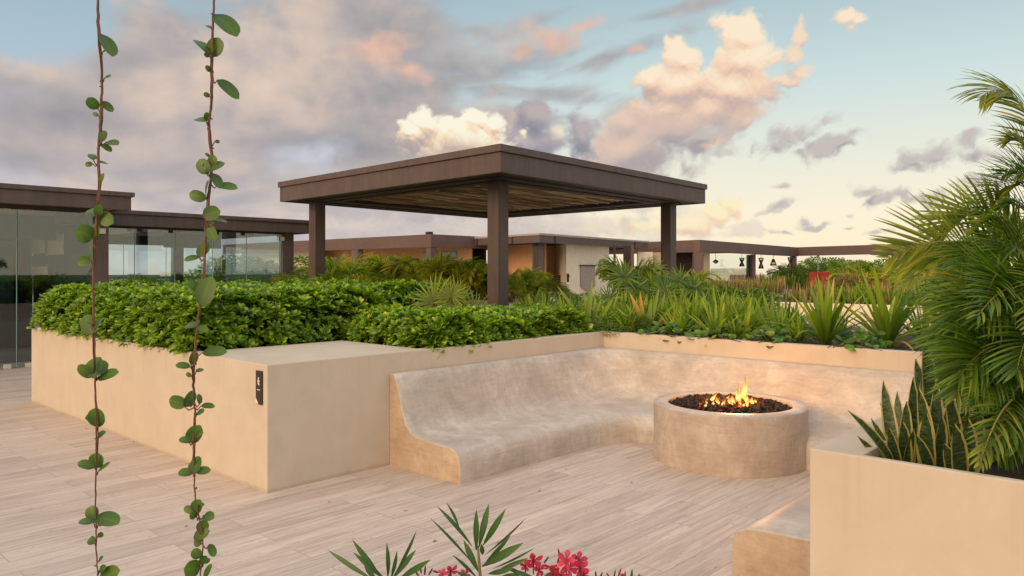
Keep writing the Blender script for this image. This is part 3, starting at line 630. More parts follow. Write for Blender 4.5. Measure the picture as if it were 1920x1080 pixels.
pl = empty('planter', (X0, Y0, 0), 'large L-shaped cream planter that holds the hedge and backs the curved bench', 'planter')
def solidA(x, y):
    if x < X1 and y < Y0: return False
    if x < 3.0 or x > XB - .12 or y > YL - .12 or y < -3.88: return True
    if x < 4.42 and y < 6.437: return True
    if y < Y0 + .12 and x < X1 + .12: return True
    if x < X1 + .12 and y < Y0 + .12: return True
    return False
grid_walls([X0, 3.0, 4.42, X1, X1 + .12, XB - .12, XB], [-4, -3.88, Y0, Y0 + .12, 6.437, YL - .12, YL], solidA, 0, WT, 'wall', M['render'], pl)
soil_sheet('soil', 2.99, XB - .11, Y0 + .05, YL - .11, .88, pl, lambda x, y: x < 4.42 and y < 6.43)
soil_sheet('soil', X1 + .11, XB - .11, -3.9, Y0 + .05, .885, pl)
# right-hand planter
XR, YR = 2.975, 1.161
pr = empty('planter', (XR, YR, 0), 'cream planter in the right foreground, filled with snake plants and palms', 'planter')
def solidB(x, y):
    return x < XR + .035 or y > YR - .19 or y < -4.4 or x > 6.4
grid_walls([XR, XR + .035, 6.4, 6.52], [-4.5, -4.4, YR - .19, YR], solidB, 0, WT, 'wall', M['render'], pr)
soil_sheet('soil', XR + .03, 6.42, -4.42, YR - .185, .82, pr)

# sign on the planter's left face
sg = empty('wall_sign', (X0 - .01, 5.27, .74), 'narrow dark vertical plaque with a small white symbol, fixed near the planter corner', 'sign')
a = onx(482.5, 694, X0); b = onx(493.5, 759, X0)
ya, yb = a[1], b[1]; zt_, zb_ = a[2], onx(488, 758, X0)[2]
g = MB(); g.box(X0 - .014, X0 - .001, min(ya, yb), max(ya, yb), zb_, zt_); g.build('plate', M['sign_black'], sg, False, .002)
g = MB(); yc = (ya + yb) / 2; H_ = zt_ - zb_; zc = zb_ + H_ * .655
def mark(y0, y1, z0, z1): g.box(X0 - .0155, X0 - .0143, y0, y1, z0, z1)
def poly(pts):
    g.add([(X0 - .0153, p[0], p[1]) for p in pts], [list(range(len(pts)))][0:1])
s_ = .013
# a small flame-like pictogram over one short bar of lettering, and a pale corner mark
for (cy, cz, ry, rz) in ((0, .030, .008, .010), (.008, .010, .008, .009), (-.008, .010, .008, .009), (0, -.008, .012, .009), (-.011, -.018, .005, .005)):
    th = np.linspace(0, 2 * math.pi, 10, endpoint=False)
    g.add([(X0 - .0153 - .0001 * cz, yc + cy + ry * math.cos(t), zc + cz + rz * math.sin(t)) for t in th], [list(range(10))])
g.build('symbol', M['sign_white'], sg, False)
g = MB()
for k in range(5): mark(yc - .021 + k * .009, yc - .0145 + k * .009, zb_ + H_ * .425, zb_ + H_ * .452)
g.build('lettering', M['sign_white'], sg, False)
g = MB(); g.add([(X0 - .0153, max(ya, yb) - .002, zb_ + .004), (X0 - .0153, max(ya, yb) - .002, zb_ + H_ * .2), (X0 - .0153, yc + .004, zb_ + .01), (X0 - .0153, yc + .008, zb_ + .004)], [[0, 1, 2, 3]])
g.build('corner_mark', M['sign_white'], sg, False)

# ------------------------------------------------------------------ bench: profile swept round three sides
prof = [(.0, .778), (.035, .782), (.055, .776), (.072, .760), (.10, .70), (.125, .63), (.155, .53), (.185, .445), (.225, .365), (.28, .31), (.36, .282), (.47, .274), (.60, .272), (.72, .268), (.78, .258), (.825, .237), (.855, .206), (.868, .165), (.871, .10), (.871, 0.0)]
XS = 4.011; XE = 3.852
ylo, yhi = YR, Y0
def path(dist, rad):
    """plan curve of one profile line; the right arm is a little shallower"""
    k = dist; k2 = dist * .885
    yA = yhi - k; xB = X1 - k * .965; yC = ylo + k2
    pts = [np.array([XS, yA])]
    for x in np.linspace(XS, xB - rad, 26)[1:]: pts.append(np.array([x, yA]))
    for t in np.linspace(0, math.pi / 2, 15)[1:]:
        pts.append(np.array([xB - rad + rad * math.sin(t), yA - rad + rad * math.cos(t)]))
    for y in np.linspace(yA - rad, yC + rad, 22)[1:]: pts.append(np.array([xB, y]))
    for t in np.linspace(0, math.pi / 2, 15)[1:]:
        pts.append(np.array([xB - rad + rad * math.cos(t), yC + rad - rad * math.sin(t)]))
    for x in np.linspace(xB - rad, XE, 26)[1:]: pts.append(np.array([x, yC]))
    return np.array(pts)
grid = []
for i, (d, z) in enumerate(prof):
    if i == 0: rad = .004; d = .003
    else: rad = .50 + .12 * d / .87
    p2 = path(d, rad); wob = .0035 * np.sin(p2[:, 0] * 5 + d * 9) * np.cos(p2[:, 1] * 6)
    grid.append(np.column_stack([p2, np.full(len(p2), z) + (wob if 0 < z < .77 else 0)]))
grid = np.array(grid); K, Np = grid.shape[:2]
bm = bmesh.new(); vs = [[bm.verts.new(grid[i, j]) for j in range(Np)] for i in range(K)]
for i in range(K - 1):
    for j in range(Np - 1): bm.faces.new([vs[i][j], vs[i][j + 1], vs[i + 1][j + 1], vs[i + 1][j]])
for j in (0, Np - 1):
    c0 = bm.verts.new((grid[0, j][0], grid[0, j][1], 0)); loop = [vs[i][j] for i in range(K)] + [c0]
    bm.faces.new(loop if j == 0 else loop[::-1])
bmesh.ops.recalc_face_normals(bm, faces=bm.faces)
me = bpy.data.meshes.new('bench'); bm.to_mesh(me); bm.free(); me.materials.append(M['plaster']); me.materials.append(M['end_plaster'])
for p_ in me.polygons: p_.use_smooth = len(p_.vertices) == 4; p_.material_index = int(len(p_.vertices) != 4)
bench = link('bench', me); bb = bench.modifiers.new('b', 'BEVEL'); bb.width = .012; bb.segments = 3; bb.limit_method = 'ANGLE'; bb.angle_limit = math.radians(50)
tag(bench, 'low curved built-in plaster bench wrapping three sides around the fire pit', 'bench')

# ------------------------------------------------------------------ fire pit
FC = at(1367, 509, 6.665); FX, FY = FC[0], FC[1]
fp = empty('fire_pit', (FX, FY, 0), 'round plaster fire pit standing in the bench recess', 'fire pit')
RO, RI, HT = .655, .53, .497
g = MB()
g.lathe([(RO + .004, 0), (RO + .002, .05), (RO, .2), (RO, HT - .03), (RO - .006, HT - .012), (RO - .02, HT), (RO - .05, HT + .002), (RI + .015, HT), (RI + .003, HT - .008), (RI, HT - .03), (RI, HT - .18)], (FX, FY, 0), 96)
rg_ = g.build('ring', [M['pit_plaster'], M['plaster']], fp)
for p_ in rg_.data.polygons: p_.material_index = int(p_.center.z > HT - .01)  # rim greyer than the sides, whose warm light is painted in
g = MB(); g.lathe([(RI + .004, HT - .10), (.30, HT - .085), (.001, HT - .08)], (FX, FY, 0), 64); g.build('burner_tray', M['black_metal'], fp)
# lava rocks
g = MB()
bm = bmesh.new(); bmesh.ops.create_icosphere(bm, subdivisions=1, radius=1); iv = np.array([v.co[:] for v in bm.verts]); fi = np.array([[v.index for v in f.verts] for f in bm.faces]); bm.free()
def rocks(g, pts, r0, r1):
    for p in pts:
        s_ = R.uniform(r0, r1); v = iv * (1 + R.uniform(-.38, .38, (len(iv), 1))) * R.uniform(.65, 1.2, 3) * s_
        q = Matrix.Rotation(R.uniform(0, 6.28), 3, Vector(R.normal(size=3))); v = v @ np.array(q)
        g.add(v + p, fi)
pts = []
for k in range(1500):
    rr = (RI - .02) * math.sqrt(R.uniform()); th = R.uniform(0, 6.283)
    dome = .055 * (1 - (rr / RI) ** 2)
    pts.append((FX + rr * math.cos(th), FY + rr * math.sin(th), HT - .055 + dome + R.uniform(-.018, .022)))
rocks(g, pts, .012, .027)
tag(g.build('lava_rocks', M['lava'], smooth=False), 'heap of small dark lava rocks filling the fire pit', 'rocks', kind='stuff')
# flames: tongues of fire rising from a row of burner holes
fl = empty('fire', tuple(at(1372, 755, 6.6)), 'yellow and orange gas flames rising from the lava rocks of the fire pit', 'fire')
def tongue(px, pb, pt, w, lean=0, dep=6.6, tw=0):
    g = MB(); n = 16; m_ = 10
    base = at(px, pb, dep); top = at(px + lean, pt, dep)
    H2 = top[2] - base[2]; V = []; UV = []
    for i in range(n):
        t = i / (n - 1)
        wob = math.sin(t * 5 + tw) * .010 * t * (1 + H2 * 3)
        c = base + (top - base) * t; c = c + np.array([RX, RY, 0]) * (wob)
        rr = w / FPX * dep * .5 * (math.sin(math.pi * min(1, t * .92 + .14)) ** .8) * (1 - t) ** .55 + .0006
        for j in range(m_):
            a_ = 2 * math.pi * j / m_; V.append(c + rr * np.array([math.cos(a_), math.sin(a_), 0]) * (1 + .25 * math.sin(3 * a_ + t * 6 + tw))); UV.append((j / m_, t))
    F = [[i * m_ + j, i * m_ + (j + 1) % m_, (i + 1) * m_ + (j + 1) % m_, (i + 1) * m_ + j] for i in range(n - 1) for j in range(m_)]
    g.add(V, F, UV); g.build('flame', M['flame'], fl)
for a_ in [(1392, 752, 701, 13, 9, 6.62, 0), (1385, 755, 726, 14, 1, 6.60, 1), (1376, 761, 738, 15, -3, 6.57, 2), (1366, 763, 741, 12, 4, 6.55, 3), (1333, 754, 734, 10, 10, 6.66, 4), (1326, 755, 745, 9, -2, 6.7, 5),
           (1349, 762, 742, 12, -4, 6.6, .5), (1355, 764, 747, 10, 5, 6.5, 2.5), (1402, 757, 735, 12, -5, 6.6, 3.5), (1409, 760, 742, 10, 3, 6.55, 1.5), (1399, 762, 746, 10, 6, 6.5, 4.5), (1371, 765, 750, 9, 3, 6.45, 1), (1388, 765, 749, 10, 1, 6.45, 2),
           (1341, 759, 746, 9, 3, 6.58, 0), (1382, 752, 716, 8, 2, 6.68, 5), (1415, 757, 747, 8, 3, 6.62, 1), (1360, 755, 739, 8, 6, 6.7, 4)] + [(float(R.uniform(1322, 1420)), 763, float(R.uniform(744, 756)), float(R.uniform(5, 9)), float(R.uniform(-6, 8)), float(R.uniform(6.45, 6.75)), float(R.uniform(0, 6))) for _ in range(22)]:
    tongue(*a_)
g = MB(); pts = [(*(at(px_, 758, 6.6 + R.uniform(-.22, .22))[:2]), HT + .004 + R.uniform(-.01, .012)) for px_ in np.clip(R.normal(1372, 30, 150), 1312, 1430)]
rocks(g, pts, .007, .014); g.build('ember', M['ember'], fl, False)
pt = bpy.data.lights.new('fire_glow', 'POINT'); pt.energy = 20; pt.color = (1, .42, .13); pt.shadow_soft_size = .12
po = bpy.data.objects.new('fire_glow', pt); C.objects.link(po); po.location = at(1382, 728, 6.6)
po.location.z = HT + .17

# ------------------------------------------------------------------ pergola over the planter
c0, c1, c2 = np.array([8.138, 7.784]), np.array([8.429, 14.568]), np.array([14.985, 8.121])
e1, e2 = c2 - c0, c1 - c0
l1, l2 = np.linalg.norm(e1), np.linalg.norm(e2)
def fr(a, b): return c0 + e1 * (a / l1) + e2 * (b / l2)
def ringbox(g, o, i, z0, z1):
    """frame between inset o and inset i, mitre-free: four butted boxes"""
    A = [(o, l1 - o, o, i), (o, l1 - o, l2 - i, l2 - o), (o, i, i, l2 - i), (l1 - i, l1 - o, i, l2 - i)]
    for (a0, a1, b0, b1) in A:
        g.quadbox([fr(a0, b0), fr(a1, b0), fr(a1, b1), fr(a0, b1)], z0, z1)
pg = empty('pergola', (float(fr(l1 / 2, l2 / 2)[0]), float(fr(l1 / 2, l2 / 2)[1]), 0), 'square brown steel pergola with a reed ceiling on four posts, behind the hedge', 'pergola')
g = MB(); ringbox(g, 0, .10, 3.135, 3.44); g.build('fascia', M['steel'], pg, False, .006)
g = MB(); ringbox(g, -.035, .16, 3.443, 3.555); g.build('roof_edge', M['steel'], pg, False, .006)
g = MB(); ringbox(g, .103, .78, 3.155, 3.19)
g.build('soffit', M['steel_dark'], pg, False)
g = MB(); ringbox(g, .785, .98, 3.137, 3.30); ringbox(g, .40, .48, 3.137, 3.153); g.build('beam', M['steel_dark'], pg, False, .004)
# rafters, then reeds
g = MB()
for k in range(7):
    a_ = .98 + (l1 - 1.96) * (k + .5) / 7
    g.quadbox([fr(a_ - .025, .98), fr(a_ + .025, .98), fr(a_ + .025, l2 - .98), fr(a_ - .025, l2 - .98)], 3.24, 3.34)
g.build('rafter', M['steel_dark'], pg, False)
g = MB()
for k in range(250):
    b_ = .99 + (l2 - 1.98) * R.uniform()
    a0 = .99 + R.uniform(-1.2, .8) * .6; a0 = max(a0, .99); a1 = l1 - .99 - max(0, R.uniform(-1.2, .8))
    n_ = 9; tt = np.linspace(0, 1, n_); P_ = []
    ph = R.uniform(0, 6, 2); am = R.uniform(.01, .06)
    for t in tt:
        q = fr(a0 + (a1 - a0) * t, b_ + am * math.sin(ph[0] + t * 9)); P_.append((q[0], q[1], 3.215 + R.uniform(0, .035) + am * .5 * math.sin(ph[1] + t * 7)))
    g.tube(P_, R.uniform(.007, .022), 5)
g.build('reed_ceiling', M['reed'], pg)
g = MB(); q_ = [fr(.2, .2), fr(l1 - .2, .2), fr(l1 - .2, l2 - .2), fr(.2, l2 - .2)]
# upper mat keeps most daylight out, with slots left open
for k in range(80):
    b0 = .9 + (l2 - 1.8) * k / 80; b1 = b0 + (l2 - 1.8) / 80 - (.014 if R.uniform() < .65 else .05)
    g.quadbox([fr(.9, b0), fr(l1 - .9, b0 + R.uniform(-.01, .01)), fr(l1 - .9, b1), fr(.9, b1)], 3.355 , 3.362)
g.build('upper_mat', M['reed'], pg)
def post(x, y, w=.245, z0=0, z1=3.154, dx=1, dy=1):
    g = MB(); xa, xb = sorted((x, x + w * dx)); ya_, yb_ = sorted((y, y + w * dy)); g.box(xa, xb, ya_, yb_, z0, z1)
    g.box(xa - .003, xb + .003, ya_ - .003, yb_ + .003, 1.50, 1.504)
    g.build('column', M['steel'], pg, False, .005)
post(8.979, 8.637, .25, .84); post(9.0, 14.10, .25); post(14.61, 8.767, .25); post(14.65, 14.0, .25)

# ------------------------------------------------------------------ glass house on the left
gh = empty('glass_house', (3.5, 15, 0), 'glazed terrace room with a taller flat brown roof at the far left', 'building')
Yf = 14.4
g = MB(); g.box(-2, 5.35, Yf, Yf + .12, 2.765, 3.0); g.box(5.35 - .12, 5.35, Yf + .12, 20, 2.765, 3.0); g.build('fascia', M['steel'], gh, False, .006)
g = MB(); g.box(-2, 5.40, Yf - .035, 20.03, 3.003, 3.085); g.build('roof', M['steel'], gh, False, .006)
g = MB(); g.box(-2, 5.22, Yf + .13, 19.9, 2.79, 2.83); g.build('ceiling', M['tan'], gh, False)
g = MB(); g.box(-2, 5.0, 14.86, 15.02, 2.715, 2.785); g.build('head_track', M['steel_dark'], gh, False)
g = MB(); g.box(4.89, 5.15, 14.93, 15.19, 0, 2.78); g.build('column', M['steel'], gh, False, .005)
g = MB(); g.box(-2, 5.15, 19.6, 19.75, 0, 2.79); g.build('back_wall', M['dark'], gh, False)
g = MB(); g.box(3.0, 3.35, 17.4, 17.7, 0, 2.79); g.box(-2, 5.0, 17.4, 17.6, 2.3, 2.78); g.build('inner_frame', M['dark'], gh, False)
g = MB(); g.box(-1.5, 4.6, 18.9, 18.95, .2, 2.3); g.build('teal_sheet', M['teal'], gh, False)
g = MB(); g.box(1.5, 4.5, 15.9, 17.1, 0, .75); g.box(1.6, 4.3, 18.0, 18.6, 0, 1.1); g.build('counter', M['dark'], gh, False, .01)
g = MB(); g.box(5.16, 5.22, 15.2, 19.6, 0, 2.78); g.build('side_wall', M['dark'], gh, False)
def reflection_patch(pa, pb, ya2, yb2, mat, nm, k):  # patches on the side wall imitating sky and reflections in the glass
    q1_ = onx(pa, (ya2 + yb2) / 2, 5.155 - k * .01); q2_ = onx(pb, (ya2 + yb2) / 2, 5.155 - k * .01); zt3 = onx((pa + pb) / 2, ya2, 5.155)[2]; zb3 = onx((pa + pb) / 2, yb2, 5.155)[2]
    g = MB(); g.box(5.145 - k * .012, 5.155 - k * .012, min(q1_[1], q2_[1]), max(q1_[1], q2_[1]), max(0, zb3), min(2.77, zt3)); g.build(nm, mat, gh, False)
reflection_patch(88, 168, 396, 418, M['dark'], 'panel', 2); reflection_patch(-20, 90, 396, 478, M['cream_far'], 'panel', 1); reflection_patch(86, 120, 440, 478, M['cream_far'], 'panel', 1); reflection_patch(100, 168, 478, 527, M['teal'], 'teal_sheet', 1); reflection_patch(20, 96, 480, 500, M['teal'], 'teal_sheet', 1); reflection_patch(36, 60, 440, 520, M['tan'], 'panel', 2); reflection_patch(60, 90, 500, 515, M['cream_far'], 'panel', 1)  # pale, teal and dark pieces: reflections painted as flat boxes
xs_ = [-.9, .1, 1.1, 2.1, 2.9, 3.70, 4.89]
for i in range(len(xs_) - 1):
    g = MB(); g.box(xs_[i] + .004, xs_[i + 1] - .004, 14.955, 14.963, .02, 2.72); p_ = g.build('glass_panel', M['glass'], gh, False)
    g = MB()
    g.box(xs_[i + 1] - .014, xs_[i + 1] - .0045, 14.952, 14.968, .02, 2.72)
    e_ = g.build('glass_edge', M['glass_edge'], p_, False)
    for zz in (.0, 2.66):
        for xx in (xs_[i] + .12, xs_[i + 1] - .2):
            g = MB(); g.box(xx, xx + .11, 14.94, 14.978, zz, zz + .075); k_ = g.build('clamp', M['clamp'], p_, False, .003)
g = MB(); g.box(4.93, 5.08, 14.87, 14.9, 2.34, 2.44); g.box(4.93, 5.08, 14.9, 14.925, 2.36, 2.42); lo = g.build('wall_lamp', M['clamp'], gh, False, .004)

g2 = empty('glass_house', (7.5, 16.5, 0), 'lower glazed room whose glass shows sky and greenery beyond, left of the pergola', 'building')
Yg = 16.0
g = MB(); g.box(4.6, 10.15, Yg, Yg + .12, 2.57, 2.80); g.box(10.03, 10.15, Yg + .12, 21.5, 2.57, 2.80); g.build('fascia', M['steel'], g2, False, .006)
g = MB(); g.box(4.6, 10.19, Yg - .035, 21.53, 2.803, 2.885); g.build('roof', M['steel'], g2, False, .006)
g = MB(); g.box(5.16, 7.3, Yg + .13, 21.4, 2.60, 2.63); g.build('ceiling', M['tan'], g2, False)
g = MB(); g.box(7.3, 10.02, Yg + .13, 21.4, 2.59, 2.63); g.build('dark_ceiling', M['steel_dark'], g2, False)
g = MB(); g.box(5.16, 10.02, 20.9, 21.1, 2.36, 2.59); g.box(7.9, 9.3, 19.0, 19.2, 2.25, 2.59); g.build('beam', M['steel_dark'], g2, False)
g = MB(); g.box(5.2, 9.5, 16.17, 16.27, 2.53, 2.585); g.build('head_track', M['steel_dark'], g2, False)
for (x, y) in ((9.465, 16.15), (8.9, 20.9), (5.2, 21.0)):
    g = MB(); g.box(x, x + .25, y, y + .25, 0, 2.585); g.build('column', M['steel'] if y < 18 else M['steel_dark'], g2, False, .005)
for (Yq, xs_) in ((16.22, [5.2, 6.1, 6.92, 7.75, 8.55, 9.46]), (20.95, [5.4, 6.5, 7.6, 8.7, 9.9])):
    for i in range(len(xs_) - 1):
        g = MB(); g.box(xs_[i] + .004, xs_[i + 1] - .004, Yq, Yq + .008, .02, 2.53 if Yq < 18 else 2.36); p_ = g.build('glass_panel', M['glass'], g2, False)
        g = MB(); g.box(xs_[i + 1] - .016, xs_[i + 1] - .0045, Yq - .004, Yq + .012, .02, 2.53 if Yq < 18 else 2.36); e_ = g.build('glass_edge', M['glass_edge'], p_, False)
        if Yq < 18:
            for xx in (xs_[i] + .05, xs_[i + 1] - .14):
                g = MB(); g.box(xx, xx + .09, Yq - .015, Yq + .022, 2.47, 2.53); k_ = g.build('clamp', M['black_metal'] if i % 2 else M['clamp'], p_, False, .003)
g = MB(); g.box(9.36, 9.46, 16.14, 16.17, 2.38, 2.47); g.build('wall_lamp', M['clamp'], g2, False, .004)

# side glass running away on the right of the lower room
g = MB(); g.box(9.63, 9.638, 16.42, 20.85, .02, 2.53); g.build('glass_panel', M['glass'], g2, False)

# ------------------------------------------------------------------ buildings behind
def wallbox(g, p, q, th, z0, z1):
    p, q = np.array(p[:2], float), np.array(q[:2], float); d = (q - p) / np.linalg.norm(q - p); n = np.array([-d[1], d[0]]) * th
    g.quadbox([p, q, q + n, p + n], z0, z1)
def upright(g, px0, px1, t, z0, z1, th=.35):
    """post or wall seen between two columns of the survey at depth t, running square to the terrace axes"""
    a_, b_ = at(px0, HOR, t), at(px1, HOR, t)
    wallbox(g, a_, b_, th, z0, z1)
# B: long low building behind the palms
bB = empty('terrace_building', (21, 30, 0), 'long low building with brown roof band and orange-lit walls behind the row of palms', 'building')
g = MB(); g.box(20.67, 20.97, 23.756, 42, 2.67, 3.2); g.box(20.97, 27, 23.756, 24.05, 2.67, 3.2); g.build('fascia', M['steel_far'], bB, False)
g = MB(); g.box(20.98, 30, 24.06, 42, 2.95, 3.05); g.build('roof', M['steel_dark'], bB, False)
g = MB(); g.box(23.2, 23.4, 24.1, 42, 0, 2.94); g.build('wall', M['orange_wall'], bB, False)
g = MB(); g.box(20.7, 21.0, 28.9, 29.4, 0, 2.668); g.build('column', M['steel_far'], bB, False)
g = MB(); g.box(20.7, 21.0, 23.8, 24.1, 0, 2.668); g.build('column', M['steel_far'], bB, False)
for y_ in (24.9, 26.2):
    g = MB(); g.box(23.15, 23.19, y_, y_ + .95, .3, 2.55); g.build('window', M['glass_edge'], bB, False)
g = MB(); g.box(22.0, 22.3, 34.5, 42, 0, 2.9); g.build('wall', M['cream_far'], bB, False)
g = MB(); g.tube([at(1205 - 410, 470, 30), at(795, 470, 30)], .02, 4) if False else g.box(20.8, 21.0, 24.0, 24.25, 3.2, 3.32); g.build('vent', M['steel_dark'], bB, False)

# C: square kiosk behind the pergola
k0, k1, k2 = np.array([22.547, 19.421]), np.array([23.896, 27.954]), np.array([32.232, 20.623])
f1, f2 = k2 - k0, k1 - k0; m1, m2 = np.linalg.norm(f1), np.linalg.norm(f2)
def kf(a, b): return k0 + f1 * (a / m1) + f2 * (b / m2)
def kbox(g, a0, a1, b0, b1, z0, z1): g.quadbox([kf(a0, b0), kf(a1, b0), kf(a1, b1), kf(a0, b1)], z0, z1)
bC = empty('roof_kiosk', (26.5, 23.5, 0), 'square flat-roofed kiosk with a cream wall block and a woven hanging, behind the pergola', 'building')
g = MB()
for (a0, a1, b0, b1) in ((0, m1, 0, .25), (0, m1, m2 - .25, m2), (0, .25, .25, m2 - .25), (m1 - .25, m1, .25, m2 - .25)): kbox(g, a0, a1, b0, b1, 2.80, 3.09)
g.build('fascia', M['steel'], bC, False)
g = MB()
for a_ in (1.1, m1 - 1.5): kbox(g, a_, a_ + .06, -.03, -.004, 2.79, 3.09)
for b_ in (1.7, 4.2, 6.6): kbox(g, -.03, -.004, b_, b_ + .06, 2.79, 3.09)
g.build('fascia_joint', M['steel_dark'], bC, False)
g = MB(); kbox(g, -.06, m1 + .06, -.06, m2 + .06, 3.14, 3.17); kbox(g, -.02, m1 + .02, -.02, m2 + .02, 3.093, 3.139); g.build('roof', M['pale_edge'], bC, False)
g = MB(); kbox(g, .26, m1 - .26, .26, m2 - .26, 2.85, 2.9); g.build('ceiling', M['steel_dark'], bC, False)
# cream block seen at px 1055..1142
A = at(1062, HOR, 32.5); B_ = at(1142, HOR, 35.2); Cc = at(1055, HOR, 33.2)
g = MB(); g.quadbox([A, B_, B_ + (Cc - A) * 3, A + (Cc - A) * 3], 0, 2.845); g.build('wall', M['cream_far'], bC, False)
# recessed walls, orange lamplight painted into their colour
g = MB(); kbox(g, 2.2, 2.4, 1.6, 4.6, 0, 2.845); g.build('wall', M['orange_wall'], bC, False)
g = MB(); wallbox(g, at(1012, HOR, 34.9), at(1058, HOR, 34.9), .2, 0, 2.845); g.build('wall', M['orange_wall'], bC, False)
g = MB(); kbox(g, 1.2, 1.4, 5.0, m2 - .3, 0, 2.845); g.build('wall', M['brick'], bC, False)
g = MB(); wallbox(g, at(998, HOR, 30.9), at(1010, HOR, 30.5), .25, 0, 2.8); g.build('column', M['steel'], bC, False)
g = MB(); wallbox(g, at(1010.2, HOR, 30.5), at(1021, HOR, 31.1), .22, 0, 2.798); g.build('column', M['steel_dark'], bC, False)
for (pa, pb, t_) in ((1151.5, 1154.5, 32.5), (1170, 1183, 33.4), (1183.5, 1189, 33.0)):
    g = MB(); upright(g, pa, pb, t_, 0, 2.8, .25); g.build('column', M['steel_dark'] if pa < 1180 else M['steel'], bC, False)
g = MB(); kbox(g, .3, .55, m2 - .6, m2 - .3, 0, 2.845); g.build('column', M['steel'], bC, False)
# wall hanging, wall light, furniture
def frame_pt(p, off): return p
hA, hB = at(1088.5, HOR, 33.4), at(1117, HOR, 34.3)
nrm = np.array([RX * 0 - VX, -VY, 0]); nrm /= np.linalg.norm(nrm)
wh = empty('wall_hanging', tuple((hA + hB) / 2), 'grey woven macrame hanging on the cream kiosk wall', 'wall hanging')
def flatpanel(g, pxa, pxb, ta, tb, za, zb, cols, rows, edge, lift=.12):
    V = []; F = []
    for i in range(cols + 1):
        u = i / cols; q = at(pxa + (pxb - pxa) * u, HOR, ta + (tb - ta) * u - lift)
        for j in range(rows + 1):
            v = j / rows; z = za + (zb - za) * v
            V.append((q[0], q[1], z + edge(u) * (1 - v)))
    for i in range(cols):
        for j in range(rows): F.append([i * (rows + 1) + j, (i + 1) * (rows + 1) + j, (i + 1) * (rows + 1) + j + 1, i * (rows + 1) + j + 1])
    g.add(V, F)
g = MB(); flatpanel(g, 1089, 1116, 33.4, 34.3, .85, 1.9, 12, 8, lambda u: -.12 + .5 * (abs(u - .5))); g.build('cloth', M['macrame'], wh, False)
g = MB(); q1, q2 = at(1087, HOR, 33.2), at(1118, HOR, 34.2); q1[2] = q2[2] = 1.92; g.tube([q1, q2], .03, 6); g.build('rod', M['twig'], wh)
wl = empty('wall_light', tuple(at(1064, 520, 32.4)), 'small black wall light at the corner of the cream kiosk wall', 'lamp')
g = MB(); q = at(1065, HOR, 32.35); g.lathe([(.001, -.26), (.05, -.25), (.045, -.1), (.06, .0), (.05, .1), (.001, .11)], (q[0], q[1], 1.45), 10); g.build('shade', M['black_metal'], wl)
g = MB(); g.box(q[0], q[0] + .12, q[1] - .02, q[1] + .02, 1.42, 1.46); g.build('bracket', M['black_metal'], wl, False)
# round wicker chair and dark sideboard on the kiosk terrace
q = at(1046, HOR, 33.6)
ch = empty('wicker_chair', (q[0], q[1], 0), 'round dark wicker lounge chair against the orange-lit kiosk wall', 'chair')
g = MB(); th = np.linspace(0, 2 * math.pi, 25)
for r_ in (.42, .34, .25, .15): g.tube([(q[0] + r_ * math.cos(t) * RX, q[1] + r_ * math.cos(t) * RY, 1.05 + r_ * math.sin(t)) for t in th], .03, 5)
g.lathe([(.001, .0), (.3, .02), (.38, .09), (.3, .1)], (q[0] + .02, q[1] - .1, 1.05), 18) if False else None
for k in range(14):
    a_ = math.pi * 2 * k / 14; g.tube([(q[0], q[1], 1.05), (q[0] + .42 * math.cos(a_) * RX, q[1] + .42 * math.cos(a_) * RY, 1.05 + .42 * math.sin(a_))], .015, 4)
g.build('backrest', M['twig'], ch)
g = MB(); g.lathe([(.35, 0), (.38, .25), (.4, .42), (.001, .46)], (q[0] - .35 * VX, q[1] - .35 * VY, .16), 20); g.build('seat', M['twig'], ch)
for k in range(4):
    a_ = .8 + k * math.pi / 2; g = MB(); g.tube([(q[0] - .35 * VX + .3 * math.cos(a_), q[1] - .35 * VY + .3 * math.sin(a_), 0), (q[0] - .35 * VX + .26 * math.cos(a_), q[1] - .35 * VY + .26 * math.sin(a_), .17)], .025, 5); g.build('leg', M['black_metal'], ch)
q = at(1029, HOR, 34.0)
sb = empty('sideboard', (q[0], q[1], 0), 'dark wooden sideboard beside the steel corner post of the kiosk', 'sideboard')
g = MB(); wallbox(g, at(1022.5, HOR, 34.0), at(1036, HOR, 34.0), .4, .15, 1.45); g.build('cabinet', M['dark'], sb, False, .02)
g = MB(); wallbox(g, at(1022, HOR, 33.9), at(1036.5, HOR, 33.9), .5, 1.453, 1.49); g.build('top', M['dark'], sb, False, .01)
for u in (.1, .9):
    g = MB(); p_ = at(1022.5 + 13.5 * u, HOR, 34.1); g.tube([(p_[0], p_[1], 0), (p_[0], p_[1], .15)], .03, 6); g.build('leg', M['dark'], sb)

# D: open frame building to the right of the pergola
d0, d1, d2 = np.array([33.255, 18.31]), np.array([33.75, 21.58]), np.array([48.3, 19.55])
bD = empty('terrace_building', (38, 20, 0), 'open brown-framed terrace room with hanging lanterns, right of the pergola', 'building')
g = MB(); wallbox(g, d0, d2, .35, 2.63, 3.2); g.build('fascia', M['steel_far'], bD, False)
g = MB(); wallbox(g, d0 + (d1 - d0) * 3.2, d0, .3, 2.6, 3.198); g.build('fascia', M['steel_far'], bD, False)
g = MB(); g.quadbox([d0 + [.4, .5], d2 + [-.3, .5], d2 + [0, 7], d0 + [.8, 9]], 2.9, 3.0); g.build('roof', M['steel_dark'], bD, False)
def postD(pa, pb, t_, mat, z1=2.628, th=.4): g = MB(); upright(g, pa, pb, t_, 0, z1, th); g.build('column', mat, bD, False)
postD(1302, 1318.5, 36.9, M['steel_far']); postD(1411, 1417, 43.5, M['steel_far']); postD(1403, 1410.6, 44.4, M['steel_dark']); postD(1486, 1494, 48.3, M['steel_far'])
g = MB(); upright(g, 1319, 1331, 38.4, 0, 2.62, .3); g.build('wall', M['tan'], bD, False)
